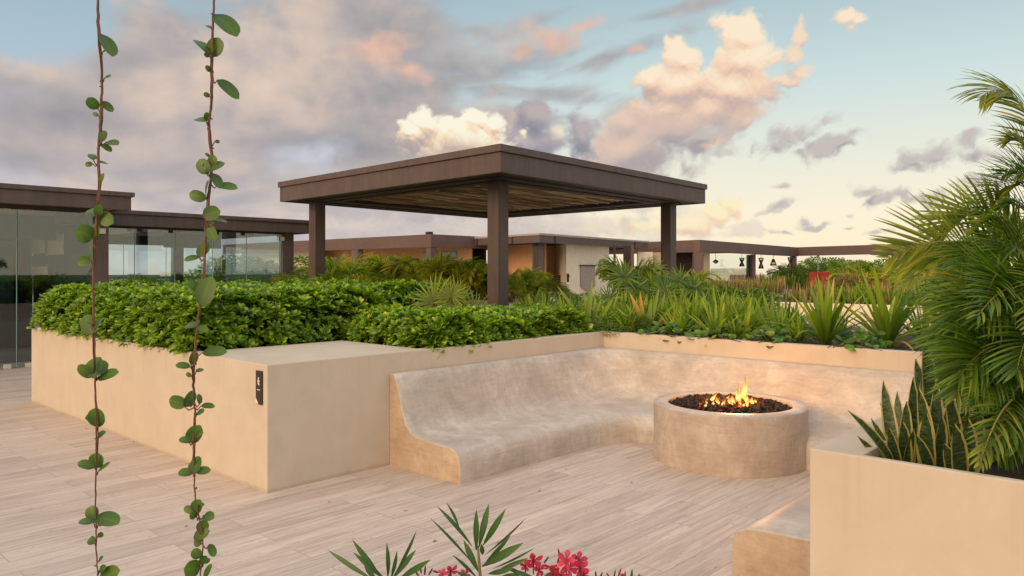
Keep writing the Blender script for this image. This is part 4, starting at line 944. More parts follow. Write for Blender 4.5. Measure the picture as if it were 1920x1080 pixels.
g = MB(); upright(g, 1268, 1302, 39.5, 0, 2.9, .3); g.build('wall', M['brick'], bD, False)
g = MB(); upright(g, 1196, 1224, 37.5, 0, 2.62, .3); g.build('wall', M['cream_far'], bD, False)
g = MB(); upright(g, 1224.3, 1241, 38.3, 0, 2.62, .3); g.build('wall', M['tan'], bD, False)
g = MB(); upright(g, 1330, 1486, 44.5, 0, .62, .3); g.build('low_wall', M['render'], bD, False)
g = MB(); upright(g, 1331, 1403, 44.0, .65, 2.6, .01); g.build('glass_panel', M['glass'], bD, False)
# lanterns under the frame
def lantern(px, pyt, pyb, wpx, t_, shape, label):
    q = at(px, (pyt + pyb) / 2, t_); zt = at(px, pyt, t_)[2]; zb = at(px, pyb, t_)[2]; w = wpx / FPX * t_ / 2; H_ = zt - zb
    o = empty('lantern', tuple(q), label, 'lantern', 'woven lanterns hanging in the open terrace room')
    if shape == 'hour': pr_ = [(w, 0), (w * .75, .25), (w * .3, .5), (w * .75, .75), (w * .95, 1)]
    elif shape == 'bell': pr_ = [(w, 0), (w * .95, .2), (w * .6, .6), (w * .3, 1)]
    else: pr_ = [(w * .1, 0), (w, .45), (w * .8, .7), (w * .1, 1)]
    g = MB(); n_ = 12
    for k in range(n_):
        a_ = 2 * math.pi * k / n_; a2 = a_ + .5
        g.tube([(q[0] + r_ * math.cos(a_ + (a2 - a_) * v), q[1] + r_ * math.sin(a_ + (a2 - a_) * v), zb + H_ * v) for r_, v in pr_], .018, 4)
    for r_, v in pr_: g.tube([(q[0] + r_ * math.cos(t), q[1] + r_ * math.sin(t), zb + H_ * v) for t in np.linspace(0, 2 * math.pi, 13)], .02, 4)
    g.build('basket', M['dark'], o)
    g = MB(); g.tube([(q[0], q[1], zt), (q[0], q[1], 2.9)], .012, 4); g.build('cord', M['dark'], o)
lantern(1427, 484, 503, 9, 45, 'hour', 'hourglass-shaped dark woven lantern just right of the middle post')
lantern(1450, 486, 497.5, 11, 45.5, 'bell', 'bell-shaped dark woven lantern in the middle of the right-hand opening')
lantern(1481.5, 483, 500, 9, 46, 'hour', 'hourglass-shaped lantern beside the right end post of the terrace room')
lantern(1391, 484, 499, 9, 42, 'hour', 'pale hourglass-shaped lantern left of the middle post')
lantern(1342, 487, 494, 10, 41, 'flat', 'flat saucer-shaped lantern near the cream pier')

# E: far frame running toward the camera on the right
e0, e1_ = np.array([48.35, 19.5]), np.array([45.3, 10.0])
bE = empty('terrace_building', (46, 12, 0), 'long brown roof band over greenery at the far right, partly behind palm fronds', 'building')
e2_ = np.array([44.6, 7.2]); em = np.array([46.3, 13.4]); e0 = np.array([48.25, 20.0])
g = MB(); wallbox(g, em, e0 + [0, -.02], -.35, 2.655, 3.21); g.build('fascia', M['steel_far'], bE, False)
g = MB(); wallbox(g, e2_ + (e2_ - em) * 1.6, em, -.35, 2.42, 3.215); g.build('fascia', M['steel_far'], bE, False)
g = MB(); upright(g, 1533.5, 1536, 47.5, 0, 2.66, .1); g.build('post', M['glass_edge'], bE, False)
g = MB(); upright(g, 1680, 1722, 46.5, 0, 2.6, .3); g.build('wall', M['cream_far'], bE, False)
# red slatted screen
q = at(1536, HOR, 42)
rs = empty('screen', (q[0], q[1], 0), 'red slatted screen standing in front of the green shrubs at the far right', 'screen')
for k, (pa, pb) in enumerate(((1518, 1535), (1536, 1554))):
    g = MB()
    for i in range(9):
        x = pa + (pb - pa) * i / 9; upright(g, x, x + (pb - pa) / 9 - .35, 42 + .4 * k, .35, 1.63, .05)
    g.build('panel', M['red_cloth'], rs, False)
g = MB(); upright(g, 1517, 1555, 42.6, .3, .42, .05); upright(g, 1517, 1555, 42.6, 1.5, 1.58, .05); g.build('rail', M['dark'], rs, False)
for x in (1518, 1535, 1553):
    g = MB(); upright(g, x, x + 1.2, 42.5, 0, 1.62, .05); g.build('post', M['dark'], rs, False)

# far planters that carry the middle-ground plants
def planter_far(name, label, x0, x1, y0, y1):
    o = empty(name, ((x0 + x1) / 2, (y0 + y1) / 2, 0), label, 'planter')
    grid_walls([x0, x0 + .15, x1 - .15, x1], [y0, y0 + .15, y1 - .15, y1], lambda x, y: x < x0 + .15 or x > x1 - .15 or y < y0 + .15 or y > y1 - .15, 0, WT, 'wall', M['cream_far'], o)
    soil_sheet('soil', x0 + .14, x1 - .14, y0 + .14, y1 - .14, .88, o)
planter_far('planter', 'pale far planter wall seen behind the strap-leaved plants', 16.7, 21.5, 1.0, 9.6)
planter_far('planter', 'pale planter seen below the palms left of the front pergola post', 11.5, 19.5, 13.0, 19)

# distant city
def city(pa, pb, top, t_, label, rows=3):
    a_, b_ = at(pa, HOR, t_), at(pb, HOR, t_); z1 = at(pa, top, t_)[2]
    o = empty('distant_building', (a_[0], a_[1], -9), label, 'building')
    g = MB(); wallbox(g, a_, b_, 14, -9, z1); g.build('wall', M['white_far'], o, False)
    n = max(3, int((pb - pa) / 5))
    for r_ in range(rows):
        z = z1 - 1.6 - r_ * 3.2
        g = MB()
        for i in range(n):
            x0 = pa + (pb - pa) * (i + .2) / n; x1 = pa + (pb - pa) * (i + .75) / n
            wallbox(g, at(x0, HOR, t_ - .5), at(x1, HOR, t_ - .5), .4, z - 1.2, z)
        g.build('window', M['window_far'], o, False)
city(1333, 1368, 511, 150, 'distant cream block seen through the frame, left one of the far row')
city(1360, 1402, 503, 190, 'distant cream block with the higher roof seen through the frame')
city(205, 262, 520, 120, 'distant white block seen through the lower glass room, left')
city(300, 372, 511, 140, 'distant white block with square windows seen through the glass')
city(372, 395, 515, 160, 'narrow distant white block seen through the glass beside the dark post')
city(1420, 1486, 516, 210, 'distant low block far behind the silhouetted spiky plants')
fc = empty('far_canopy', tuple(at(300, HOR, 60)), 'thin flat dark canopy roof seen through the lower glass room', 'canopy')
g = MB(); a_, b_ = at(222, HOR, 60), at(385, HOR, 66); wallbox(g, a_, b_, 6, 1.05, 1.22); g.build('roof', M['steel_dark'], fc, False)
for px_ in (224, 290, 383):
    g = MB(); p_ = at(px_, HOR, 62); g.tube([(p_[0], p_[1], 0), (p_[0], p_[1], 1.05)], .06, 6); g.build('post', M['steel_dark'], fc)

# ------------------------------------------------------------------ vegetation
def unit(v): return v / (np.linalg.norm(v, axis=-1, keepdims=True) + 1e-9)
def rosettes(g, P, A, nl, Ln, W, prof, pol=(.25, 1.25), bend=(.2, .7), fold=.25, mi=0, jit=.25):
    """whorls of leaves: at points P, around axes A"""
    P = np.asarray(P); A = unit(np.asarray(A)); n = len(P)
    ref = np.where(np.abs(A[:, 2:3]) > .9, np.array([[1., 0, 0]]), np.array([[0, 0, 1.]]))
    E1 = unit(np.cross(A, ref)); E2 = np.cross(A, E1)
    k = np.tile(np.arange(nl), n); idx = np.repeat(np.arange(n), nl)
    az = k * 2.39996 + np.repeat(R.uniform(0, 6.28, n), nl) + R.uniform(-.2, .2, n * nl)
    f = (k + .5) / nl; po = pol[0] + (pol[1] - pol[0]) * f ** .8 + R.uniform(-jit, jit, n * nl)
    e = np.cos(az)[:, None] * E1[idx] + np.sin(az)[:, None] * E2[idx]
    d = np.cos(po)[:, None] * A[idx] + np.sin(po)[:, None] * e
    nn = np.cos(po)[:, None] * e * -1 + np.sin(po)[:, None] * A[idx]
    s = np.repeat(R.uniform(.8, 1.2, n), nl) * R.uniform(.8, 1.15, n * nl) * (.75 + .35 * f)
    g.leaves(P[idx], d, nn, Ln * s, W * s, R.uniform(*bend, n * nl), prof, fold, mi)

def hedge(name, label, x0, x1, y0, y1, ztop, zbase, edge, spacing, seed, Ln=.088, W=.036, cutouts=None, over=(.1, .1, .1, .1), group=None, und=.06):
    rg = np.random.default_rng(seed); ph = rg.uniform(0, 6, 8)
    xa, xb, ya_, yb_ = x0 - over[0], x1 + over[1], y0 - over[2], y1 + over[3]
    def lump(x, y): return und * (np.sin(x * 3.1 + ph[0] + np.sin(y * 2.3)) * np.cos(y * 2.7 + ph[1]) + .7 * np.sin(x * 6.3 + ph[2]) * np.sin(y * 5.7 + ph[3]))
    def hz(x, y):
        e = np.minimum(np.minimum(x - xa, xb - x), np.minimum(y - ya_, yb_ - y)) + lump(x * 1.7, y * 1.7) * .5
        q = np.clip(e / edge, 0, 1)
        return zbase + (ztop - zbase + lump(x, y)) * np.sqrt(np.clip(1 - (1 - q) ** 2.2, 0, 1)), e
    def inside(x, y):
        ok = (x > xa) & (x < xb) & (y > ya_) & (y < yb_)
        if cutouts:
            for c in cutouts: ok &= ~c(x, y)
        return ok
    h_ = .02
    n = int((xb - xa) * (yb_ - ya_) / spacing ** 2 * 6)
    x = rg.uniform(xa, xb, n); y = rg.uniform(ya_, yb_, n); z, e = hz(x, y)
    gx = (hz(x + h_, y)[0] - hz(x - h_, y)[0]) / (2 * h_); gy = (hz(x, y + h_)[0] - hz(x, y - h_)[0]) / (2 * h_)
    ar = np.sqrt(1 + np.clip(gx ** 2 + gy ** 2, 0, 40)); keep = inside(x, y) & (rg.uniform(0, 6, n) < ar) & (e > 0)
    x, y, z, gx, gy = x[keep], y[keep], z[keep], gx[keep], gy[keep]
    nrm_ = unit(np.stack([-gx, -gy, np.ones_like(gx)], -1))
    P = np.stack([x, y, z], -1)
    # steep flanks: spread the points over the whole height of the face
    steep = np.hypot(gx, gy) > 2.0
    P[steep, 2] = zbase + (P[steep, 2] - zbase) * rg.uniform(.0, 1.05, steep.sum())
    P = P + nrm_ * rg.uniform(-.075, .045, (len(P), 1)) - nrm_ * .05
    A = unit(nrm_ * .45 + np.array([0, 0, 1.0]) + rg.normal(0, .22, P.shape))
    # flanks facing the terrace, filled from the wall edge up to the shoulder
    fl_p, fl_a = [], []
    for (q0, q1) in (((xa, yb_), (xa, ya_)), ((xa, ya_), (xb, ya_)), ((xb, ya_), (xb, yb_))):
        q0, q1 = np.array(q0), np.array(q1); ln_ = np.linalg.norm(q1 - q0); o_ = np.array([(q1 - q0)[1], -(q1 - q0)[0]]) / ln_
        m_ = int(ln_ * .75 / spacing ** 2 * 1.25); u = rg.uniform(0, 1, m_); th = rg.uniform(-.05, 1.5, m_)
        c_ = q0 + (q1 - q0) * u[:, None]; dz = (ztop - zbase) * np.sin(th); off = edge * (1 - np.cos(th)) * .9 + rg.uniform(.02, .12, m_) + .5 * lump(c_[:, 0] * 1.3, c_[:, 1] * 1.3)
        c_ = c_ - o_ * off[:, None]; fl_p.append(np.column_stack([c_, zbase + dz])); fl_a.append(np.column_stack([o_[0] * np.cos(th), o_[1] * np.cos(th), np.sin(th) * .8 + .95]) + rg.normal(0, .2, (m_, 3)))
    P = np.concatenate([P[~steep]] + fl_p); A = unit(np.concatenate([A[~steep]] + fl_a))
    g = MB(); rosettes(g, P, A, 11, Ln, W, OBOV, pol=(.12, 1.0))
    # added dark sheet, painted inner shade so that gaps read dark
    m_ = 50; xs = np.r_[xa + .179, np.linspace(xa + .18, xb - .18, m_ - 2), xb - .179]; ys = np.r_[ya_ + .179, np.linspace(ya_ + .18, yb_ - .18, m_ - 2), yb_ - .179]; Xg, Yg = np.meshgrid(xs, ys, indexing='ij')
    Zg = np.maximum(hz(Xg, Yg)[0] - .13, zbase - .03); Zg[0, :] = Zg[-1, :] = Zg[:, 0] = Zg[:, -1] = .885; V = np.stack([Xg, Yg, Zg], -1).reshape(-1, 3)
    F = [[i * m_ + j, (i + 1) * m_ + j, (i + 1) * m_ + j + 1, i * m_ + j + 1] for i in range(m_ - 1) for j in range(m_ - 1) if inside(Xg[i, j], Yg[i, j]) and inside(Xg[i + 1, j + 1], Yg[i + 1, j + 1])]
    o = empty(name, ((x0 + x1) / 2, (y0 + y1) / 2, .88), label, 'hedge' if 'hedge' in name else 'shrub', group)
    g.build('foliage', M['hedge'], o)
    gc = MB(); gc.add(V, F); gc.build('inner_shade', M['hedge_core'], o)
    gs = MB()
    for k in range(26):
        sx, sy = rg.uniform(x0 + .1, x1 - .1), rg.uniform(y0 + .1, y1 - .1)
        if not inside(np.array(sx), np.array(sy)): continue
        zt2 = float(hz(np.array(sx), np.array(sy))[0]) - .08; gs.tube([(sx, sy, .87), (sx + rg.uniform(-.08, .08), sy + rg.uniform(-.08, .08), zt2)], [.018, .006], 5)
    gs.build('stems', M['twig'], o)
    return o
led = lambda x, y: (x < 4.50) & (y < 6.40)
hedge('clipped_hedge', 'long dense bright green hedge of rounded leaves filling the left planter', 2.95, 5.0, 6.5, 10.75, 1.43, .955, .40, .074, 3, cutouts=[led], over=(.13, .1, .03, .12), und=.05)
hedge('clipped_hedge', 'rear strip of green hedge behind the yellow fan palm, left of the front pergola post', 4.95, 7.55, 8.1, 10.85, 1.43, .93, .4, .082, 4, over=(0, .1, .1, .1))
gsh = 'low green shrubs along the wall above the bench'
hedge('green_shrub', 'low leafy green shrub at the inner corner of the plain wall ledge', 4.52, 5.15, 5.24, 7.3, 1.22, .95, .36, .076, 6, over=(.03, .1, .06, .1), group=gsh, Ln=.10, W=.04, und=.06)
hedge('green_shrub', 'low leafy shrub in front of the pergola post, middle of the three above the bench', 5.12, 5.95, 5.27, 6.5, 1.12, .93, .34, .076, 7, over=(.05, .06, .05, .1), group=gsh, Ln=.098, W=.04, und=.06)
hedge('green_shrub', 'low leafy green shrub by the inner wall corner, right of the pergola post', 5.95, 6.95, 5.3, 6.6, 1.17, .93, .36, .076, 8, over=(.06, .05, .04, .1), group=gsh, Ln=.095, W=.039, und=.06)

# ---- strap-leaved plants: four prototypes
def strap_proto(k, nl, Ln, W, pol, bend, dry, fold=.3, mat='strap'):
    o = empty('strap_leaf_plant', (0, 0, 0), '-', 'plant'); g = MB()
    az = np.arange(nl) * 2.39996 + R.uniform(-.25, .25, nl); f = (np.arange(nl) + .5) / nl
    po = pol[0] + (pol[1] - pol[0]) * f + R.uniform(-.1, .1, nl)
    d = rot_dirs(az, po); e = np.stack([np.cos(az), np.sin(az), 0 * az], -1)
    n_ = -e * np.cos(po)[:, None] + np.array([0, 0, 1]) * np.sin(po)[:, None]
    base = e * .03 + np.stack([0 * az, 0 * az, R.uniform(-.02, .05, nl)], -1)
    g.leaves(base, d, n_, Ln * R.uniform(.7, 1.12, nl), W * R.uniform(.8, 1.15, nl), R.uniform(*bend, nl) * (.4 + f), STRAP, fold)
    g.build('leaves', M[mat], o)
    if dry:
        g = MB(); az = R.uniform(0, 6.28, dry); po = R.uniform(.9, 1.5, dry); d = rot_dirs(az, po); e = np.stack([np.cos(az), np.sin(az), 0 * az], -1)
        g.leaves(e * .03, d, -e * np.cos(po)[:, None] + np.array([0, 0, 1]) * np.sin(po)[:, None], Ln * R.uniform(.5, .8, dry), W * .6, R.uniform(.8, 2.2, dry), STRAP, .5)
        g.build('dry_leaves', M['strap_dry'], o)
    return remember(o)
protos = [strap_proto(0, 34, .70, .056, (.06, 1.0), (.2, .8), 2), strap_proto(1, 28, .72, .062, (.05, .85), (.2, .9), 3),
          strap_proto(2, 42, .56, .032, (.08, 1.2), (.1, .6), 1, mat='yucca'), strap_proto(3, 24, .52, .058, (.08, .8), (.3, 1.1), 2)]
used = [False] * 4
def place(proto_i, x, y, z, s, rz, label, group):
    pr_ = protos[proto_i]
    if not used[proto_i]: o = pr_; used[proto_i] = True
    else: o = copy_tree(pr_)
    o.location = (x, y, z); o.rotation_euler = (R.uniform(-.08, .08), R.uniform(-.08, .08), rz); o.scale = (s, s, s * R.uniform(.92, 1.08))
    return tag(o, label, 'plant', group)
q = onz(1545, 648, .9); place(0, q[0] + .05, q[1], .885, .96, .3, 'large strap-leaved plant spreading over the wall edge, left of the two single ones', None)
q = onz(1662, 652, .9); place(1, q[0] + .06, q[1], .885, 1.08, 2.3, 'tallest strap-leaved plant with upright blades beside the palms', None)
q = onz(1722, 650, .9); place(2, q[0] + .2, q[1], .885, 1.1, 1.3, 'narrow-leaved yucca half hidden by the drooping palm fronds at the wall', None)
gst = 'strap-leaved plants massed behind the right planter wall'
lbl = ['bright green strap-leaved plant in the mass behind the wall', 'strap-leaved plant with yellowing tips in the mass behind the wall', 'spiky narrow-leaved plant in the mass behind the wall', 'broad-leaved low strap plant in the mass behind the wall']
rows = []
for (xx, ylo2, yhi2, st) in ((7.5, 3.35, 5.3, .30), (7.85, 3.1, 6.6, .30), (8.25, 3.0, 7.4, .33), (8.7, 3.2, 8.0, .38), (9.2, 3.4, 8.4, .42), (9.7, 3.6, 8.8, .45)):
    y_ = ylo2
    while y_ < yhi2: rows.append((xx + R.uniform(-.12, .12), y_ + R.uniform(-.12, .12))); y_ += st
for (x, y) in rows:
    s_ = R.uniform(.68, .98) * (1.0 if x < 8 else .95) * (.72 if y < 3.7 else 1) * (.8 if x < 7.6 else 1)
    pi_ = int(R.integers(0, 4)) if y < 5.4 else int(R.choice([0, 2, 2, 3]))
    if pi_ < 2: s_ *= .86
    place(pi_, x, y, .885, s_, R.uniform(0, 6.28), lbl[pi_], gst)
# one plant with long orange dried blades
def dry_plant(px, py, t, blades, label):
    b = at(px, py, t); o = empty('strap_leaf_plant', (b[0], b[1], .885), label, 'plant')
    for (dx, top, wpx, dr, bend) in blades:
        p1 = at(px + dx, top, t + R.uniform(-.1, .1)); base = np.array([b[0], b[1], .89]) + R.normal(0, .02, 3) * [1, 1, 0]
        v = p1 - base; g = MB(); g.leaves([base], [v], [np.array([-VX, -VY, .4])], np.linalg.norm(v) * 1.03, wpx / FPX * t * .8, bend + .15, STRAP, .35)
        g.build('dry_leaf' if dr else 'leaf', M['strap_dry'] if dr else M['strap'], o)
dry_plant(1212, 628, 8.9, [(-28, 548, 13, 1, .15), (-10, 547, 11, 1, .1), (55, 565, 8, 0, .2), (25, 540, 12, 0, .2), (72, 572, 9, 1, .2), (-50, 575, 10, 0, .3), (10, 560, 13, 0, .1), (-36, 566, 10, 0, .3)], 'strap-leaved plant with two long dried orange blades')
dry_plant(1103, 622, 9.2, [(8, 525, 13, 0, .1), (-8, 545, 12, 0, .15), (-52, 535, 10, 0, .3), (45, 560, 12, 0, .2), (-28, 570, 10, 1, .4), (25, 558, 12, 0, .2), (-65, 580, 10, 0, .5), (60, 575, 9, 0, .3)], 'strap-leaved plant with one tall dark blade right above the wall corner')
dry_plant(1335, 625, 9.0, [(5, 535, 12, 0, .1), (-14, 545, 11, 0, .15), (-40, 560, 10, 0, .3), (38, 560, 11, 0, .2), (-60, 590, 10, 1, .5), (22, 548, 11, 0, .1), (58, 585, 10, 0, .4)], 'upright yellow-green strap-leaved plant in the middle of the right wall')
dry_plant(1440, 632, 8.8, [(-6, 548, 12, 0, .1), (12, 552, 11, 0, .15), (-32, 570, 10, 0, .3), (34, 565, 11, 0, .25), (-70, 625, 9, 1, .5), (52, 590, 11, 0, .3), (-20, 556, 10, 0, .2)], 'upright strap-leaved plant standing left of the large spreading one')

# ---- fan palms
def fan_leaf(g, gp, base, hub, size, face, up, n=24, spread=2.5, mi=0):
    g2_ = gp; g2_.tube([base, (base + hub) / 2 + [0, 0, .02], hub], [.007, .006, .004], 5, 0)
    face = unit(np.asarray(face, float)); u = unit(np.asarray(up, float) - face * np.dot(up, face)); s_ = np.cross(u, face)
    a_ = np.linspace(-spread, spread, n) + R.uniform(-.03, .03, n)
    d = np.cos(a_)[:, None] * u + np.sin(a_)[:, None] * s_ + face * R.uniform(-.10, .16, (n, 1))
    g.leaves(np.repeat([hub], n, 0), d, np.repeat([face], n, 0), size * (1 - .22 * (np.abs(a_) / spread) ** 2) * R.uniform(.9, 1.05, n), size * .075, R.uniform(.1, .5, n), LANCE, .5, mi)
def fan_palm(px, py, t, leaves_, label, mat='fan', s=1.0):
    b = at(px, py, t); o = empty('fan_palm', (b[0], b[1], .885), label, 'palm')
    b0 = np.array([b[0], b[1], .88])
    for (dx, dy, size, fx, ang) in leaves_:
        hub = at(px + dx, py + dy, t + R.uniform(-.1, .1)); g = MB(); gp = MB()
        face = np.array([-VX + fx * RX, -VY + fx * RY, .45]); up = np.array([RX * math.sin(ang), RY * math.sin(ang), math.cos(ang)])
        fan_leaf(g, gp, b0, hub, size * s, face, up)
        f_ = g.build('fan_leaf', M[mat], o); gp.build('leaf_stalk', M['rachis'], f_)
fan_palm(838, 615, 9.2, [(-24, -48, .44, -.2, -.35), (18, -50, .36, .5, .3), (50, -34, .34, .9, 1.0), (-8, -36, .32, .2, -1.0), (8, -60, .26, -.3, .1)], 'small yellow-green fan palm between the hedge and the pale planter')
fan_palm(1172, 600, 10.4, [(-30, -40, .28, -.3, -.5), (20, -60, .32, .4, .3), (50, -40, .28, .7, .8), (-55, -25, .26, -.5, -.9), (0, -80, .3, 0, 0), (75, -62, .26, .5, .6)], 'dark green fan palm with many fine blades, right of the white kiosk wall', 'yucca')
fan_palm(1280, 600, 10.2, [(-30, -50, .28, -.3, -.5), (18, -58, .30, .4, .3), (45, -34, .26, .7, .8), (-52, -25, .24, -.5, -.9), (-5, -72, .28, 0, 0)], 'dark green fan palm at the foot of the right pergola post', 'yucca')
fan_palm(1735, 560, 8.2, [(-10, -62, .34, -.3, -.9), (25, -70, .3, .2, .2), (-22, -42, .28, -.4, -1.2)], 'bright fan palm rising in front of the far roof band beside the areca palms', 'fan')

# ---- creeping round-leaved plants on the wall edge
def creeper(pts, t_x, label, seed):
    rg = np.random.default_rng(seed); o = empty('creeping_plant', (X1 + .2, pts[0], .89), label, 'plant', 'round-leaved creepers along the right planter wall')
    y0_, y1_ = pts; n = int((y1_ - y0_) * 170); x = X1 + rg.uniform(.03, .55, n); y = rg.uniform(y0_, y1_, n)
    hh = .93 + .14 * np.exp(-((y - (y0_ + y1_) / 2) / ((y1_ - y0_) * .35)) ** 2) * rg.uniform(.2, 1.1, n)
    sp = rg.uniform(0, 1, n) < .05; x[sp] = X1 - rg.uniform(0, .03, sp.sum()); hh[sp] = rg.uniform(.88, .96, sp.sum())
    az = rg.uniform(0, 6.28, n); po = rg.uniform(.5, 1.5, n); d = rot_dirs(az, po); e = np.stack([np.cos(az), np.sin(az), 0 * az], -1)
    nn = -e * np.cos(po)[:, None] + np.array([-.5, -.2, 1]) * np.sin(po)[:, None]
    g = MB(); s_ = rg.uniform(.045, .10, n); g.leaves(np.stack([x, y, hh], -1), d, nn, s_, s_ * .92, rg.uniform(.1, .5, n), OVAL, .12)
    g.build('leaves', M['creeper'], o)
    g = MB()
    for k in range(14):
        q = rg.uniform(0, 1, 2); xx = X1 + .1 + .4 * q[0]; yy = y0_ + (y1_ - y0_) * q[1]
        g.tube([(xx, yy, .89), (xx - .08, yy + rg.uniform(-.1, .1), .97), (xx - .15, yy + rg.uniform(-.2, .2), .95)], .004, 4)
    g.build('stems', M['twig'], o)
creeper((4.05, 4.75), 0, 'round-leaved creeping plant spilling over the wall, nearest the wall corner', 1)
creeper((3.55, 4.05), 0, 'round-leaved creeping plant on the wall edge, middle patch', 2)
creeper((3.05, 3.5), 0, 'round-leaved creeping plant on the wall edge, patch next to the large strap plant', 3)
creeper((2.2, 2.6), 0, 'sparse creeping plant at the wall edge between the two large strap plants', 4)

# ---- areca palms
def frond(g, gr, p0, p1, p2, nleaf=34, L0=.32, W=.022, droop=.9, vee=.5, mi=0, up=(-VX * .6, -VY * .6, .75), ang=.95):
    """pinnate  frond on a quadratic curve p0-p1-p2"""
    p0, p1, p2 = map(lambda q: np.asarray(q, float), (p0, p1, p2))
    def B(t): t = np.asarray(t)[:, None]; return (1 - t) ** 2 * p0 + 2 * t * (1 - t) * p1 + t * t * p2
    def D(t): t = np.asarray(t)[:, None]; return unit(2 * (1 - t) * (p1 - p0) + 2 * t * (p2 - p1))
    tt = np.linspace(0, 1, 12); len_ = np.linalg.norm(np.diff(B(tt), axis=0), axis=1).sum()
    gr.tube(B(tt), np.linspace(.009, .002, 12) * min(1.3, len_), 5)
    t = np.linspace(.22, .995, nleaf); t = np.repeat(t, 2); side = np.tile([1., -1.], nleaf)
    t = np.clip(t + R.uniform(-.006, .006, len(t)), 0, 1); P = B(t); T = D(t)
    S = unit(np.cross(T, np.asarray(up, float))); U = np.cross(S, T)
    a_ = ang - .45 * t + R.uniform(-.10, .10, len(t))
    d = T * np.cos(a_)[:, None] + S * (side * np.sin(a_))[:, None] * math.cos(vee) + U * (np.sin(a_) * math.sin(vee))[:, None]
    ll = L0 * np.sin(np.pi * np.clip(.16 + .80 * (t - .22) / .78, 0, 1)) ** .7 * R.uniform(.88, 1.08, len(t))
    g.leaves(P, d, U + .2 * S * side[:, None], ll, W, droop * R.uniform(.6, 1.3, len(t)), LEAFLET, .45, mi)
def areca(label, base, fr_list, canes, matn='palm', nleaf=34, L0=.32, W=.02, droop=.9, name='areca_palm', group=None, ks=1.0):
    o = empty(name, tuple(base), label, 'palm', group)
    for (c, h_) in canes:
        g = MB(); c = np.asarray(c, float); n_ = 14
        P_ = [c * (1 - k / (n_ - 1)) + np.asarray(h_, float) * (k / (n_ - 1)) + np.array([.03 * math.sin(k * .4), .02 * math.sin(k * .5), 0]) for k in range(n_)]
        r_ = [.022 * (1 - .35 * k / n_) * (1.12 if k % 3 == 0 else 1) for k in range(n_)]
        g.tube(P_, r_, 8); g.build('stem', M['cane'], o)
    for f in fr_list:
        mt = f[3] if len(f) > 3 else matn; kw = f[4] if len(f) > 4 else {}
        g = MB(); gr = MB(); a_ = dict(nleaf=nleaf, L0=L0, W=W, droop=droop); a_.update(kw); a_['L0'] *= ks; a_['W'] *= ks; frond(g, gr, *f[:3], **a_)
        fo = g.build('frond', M[mt], o); gr.build('rachis', M['rachis'], fo)
    return o
KD = .77
def A_(x, y, t): return at(x, y, t * KD)
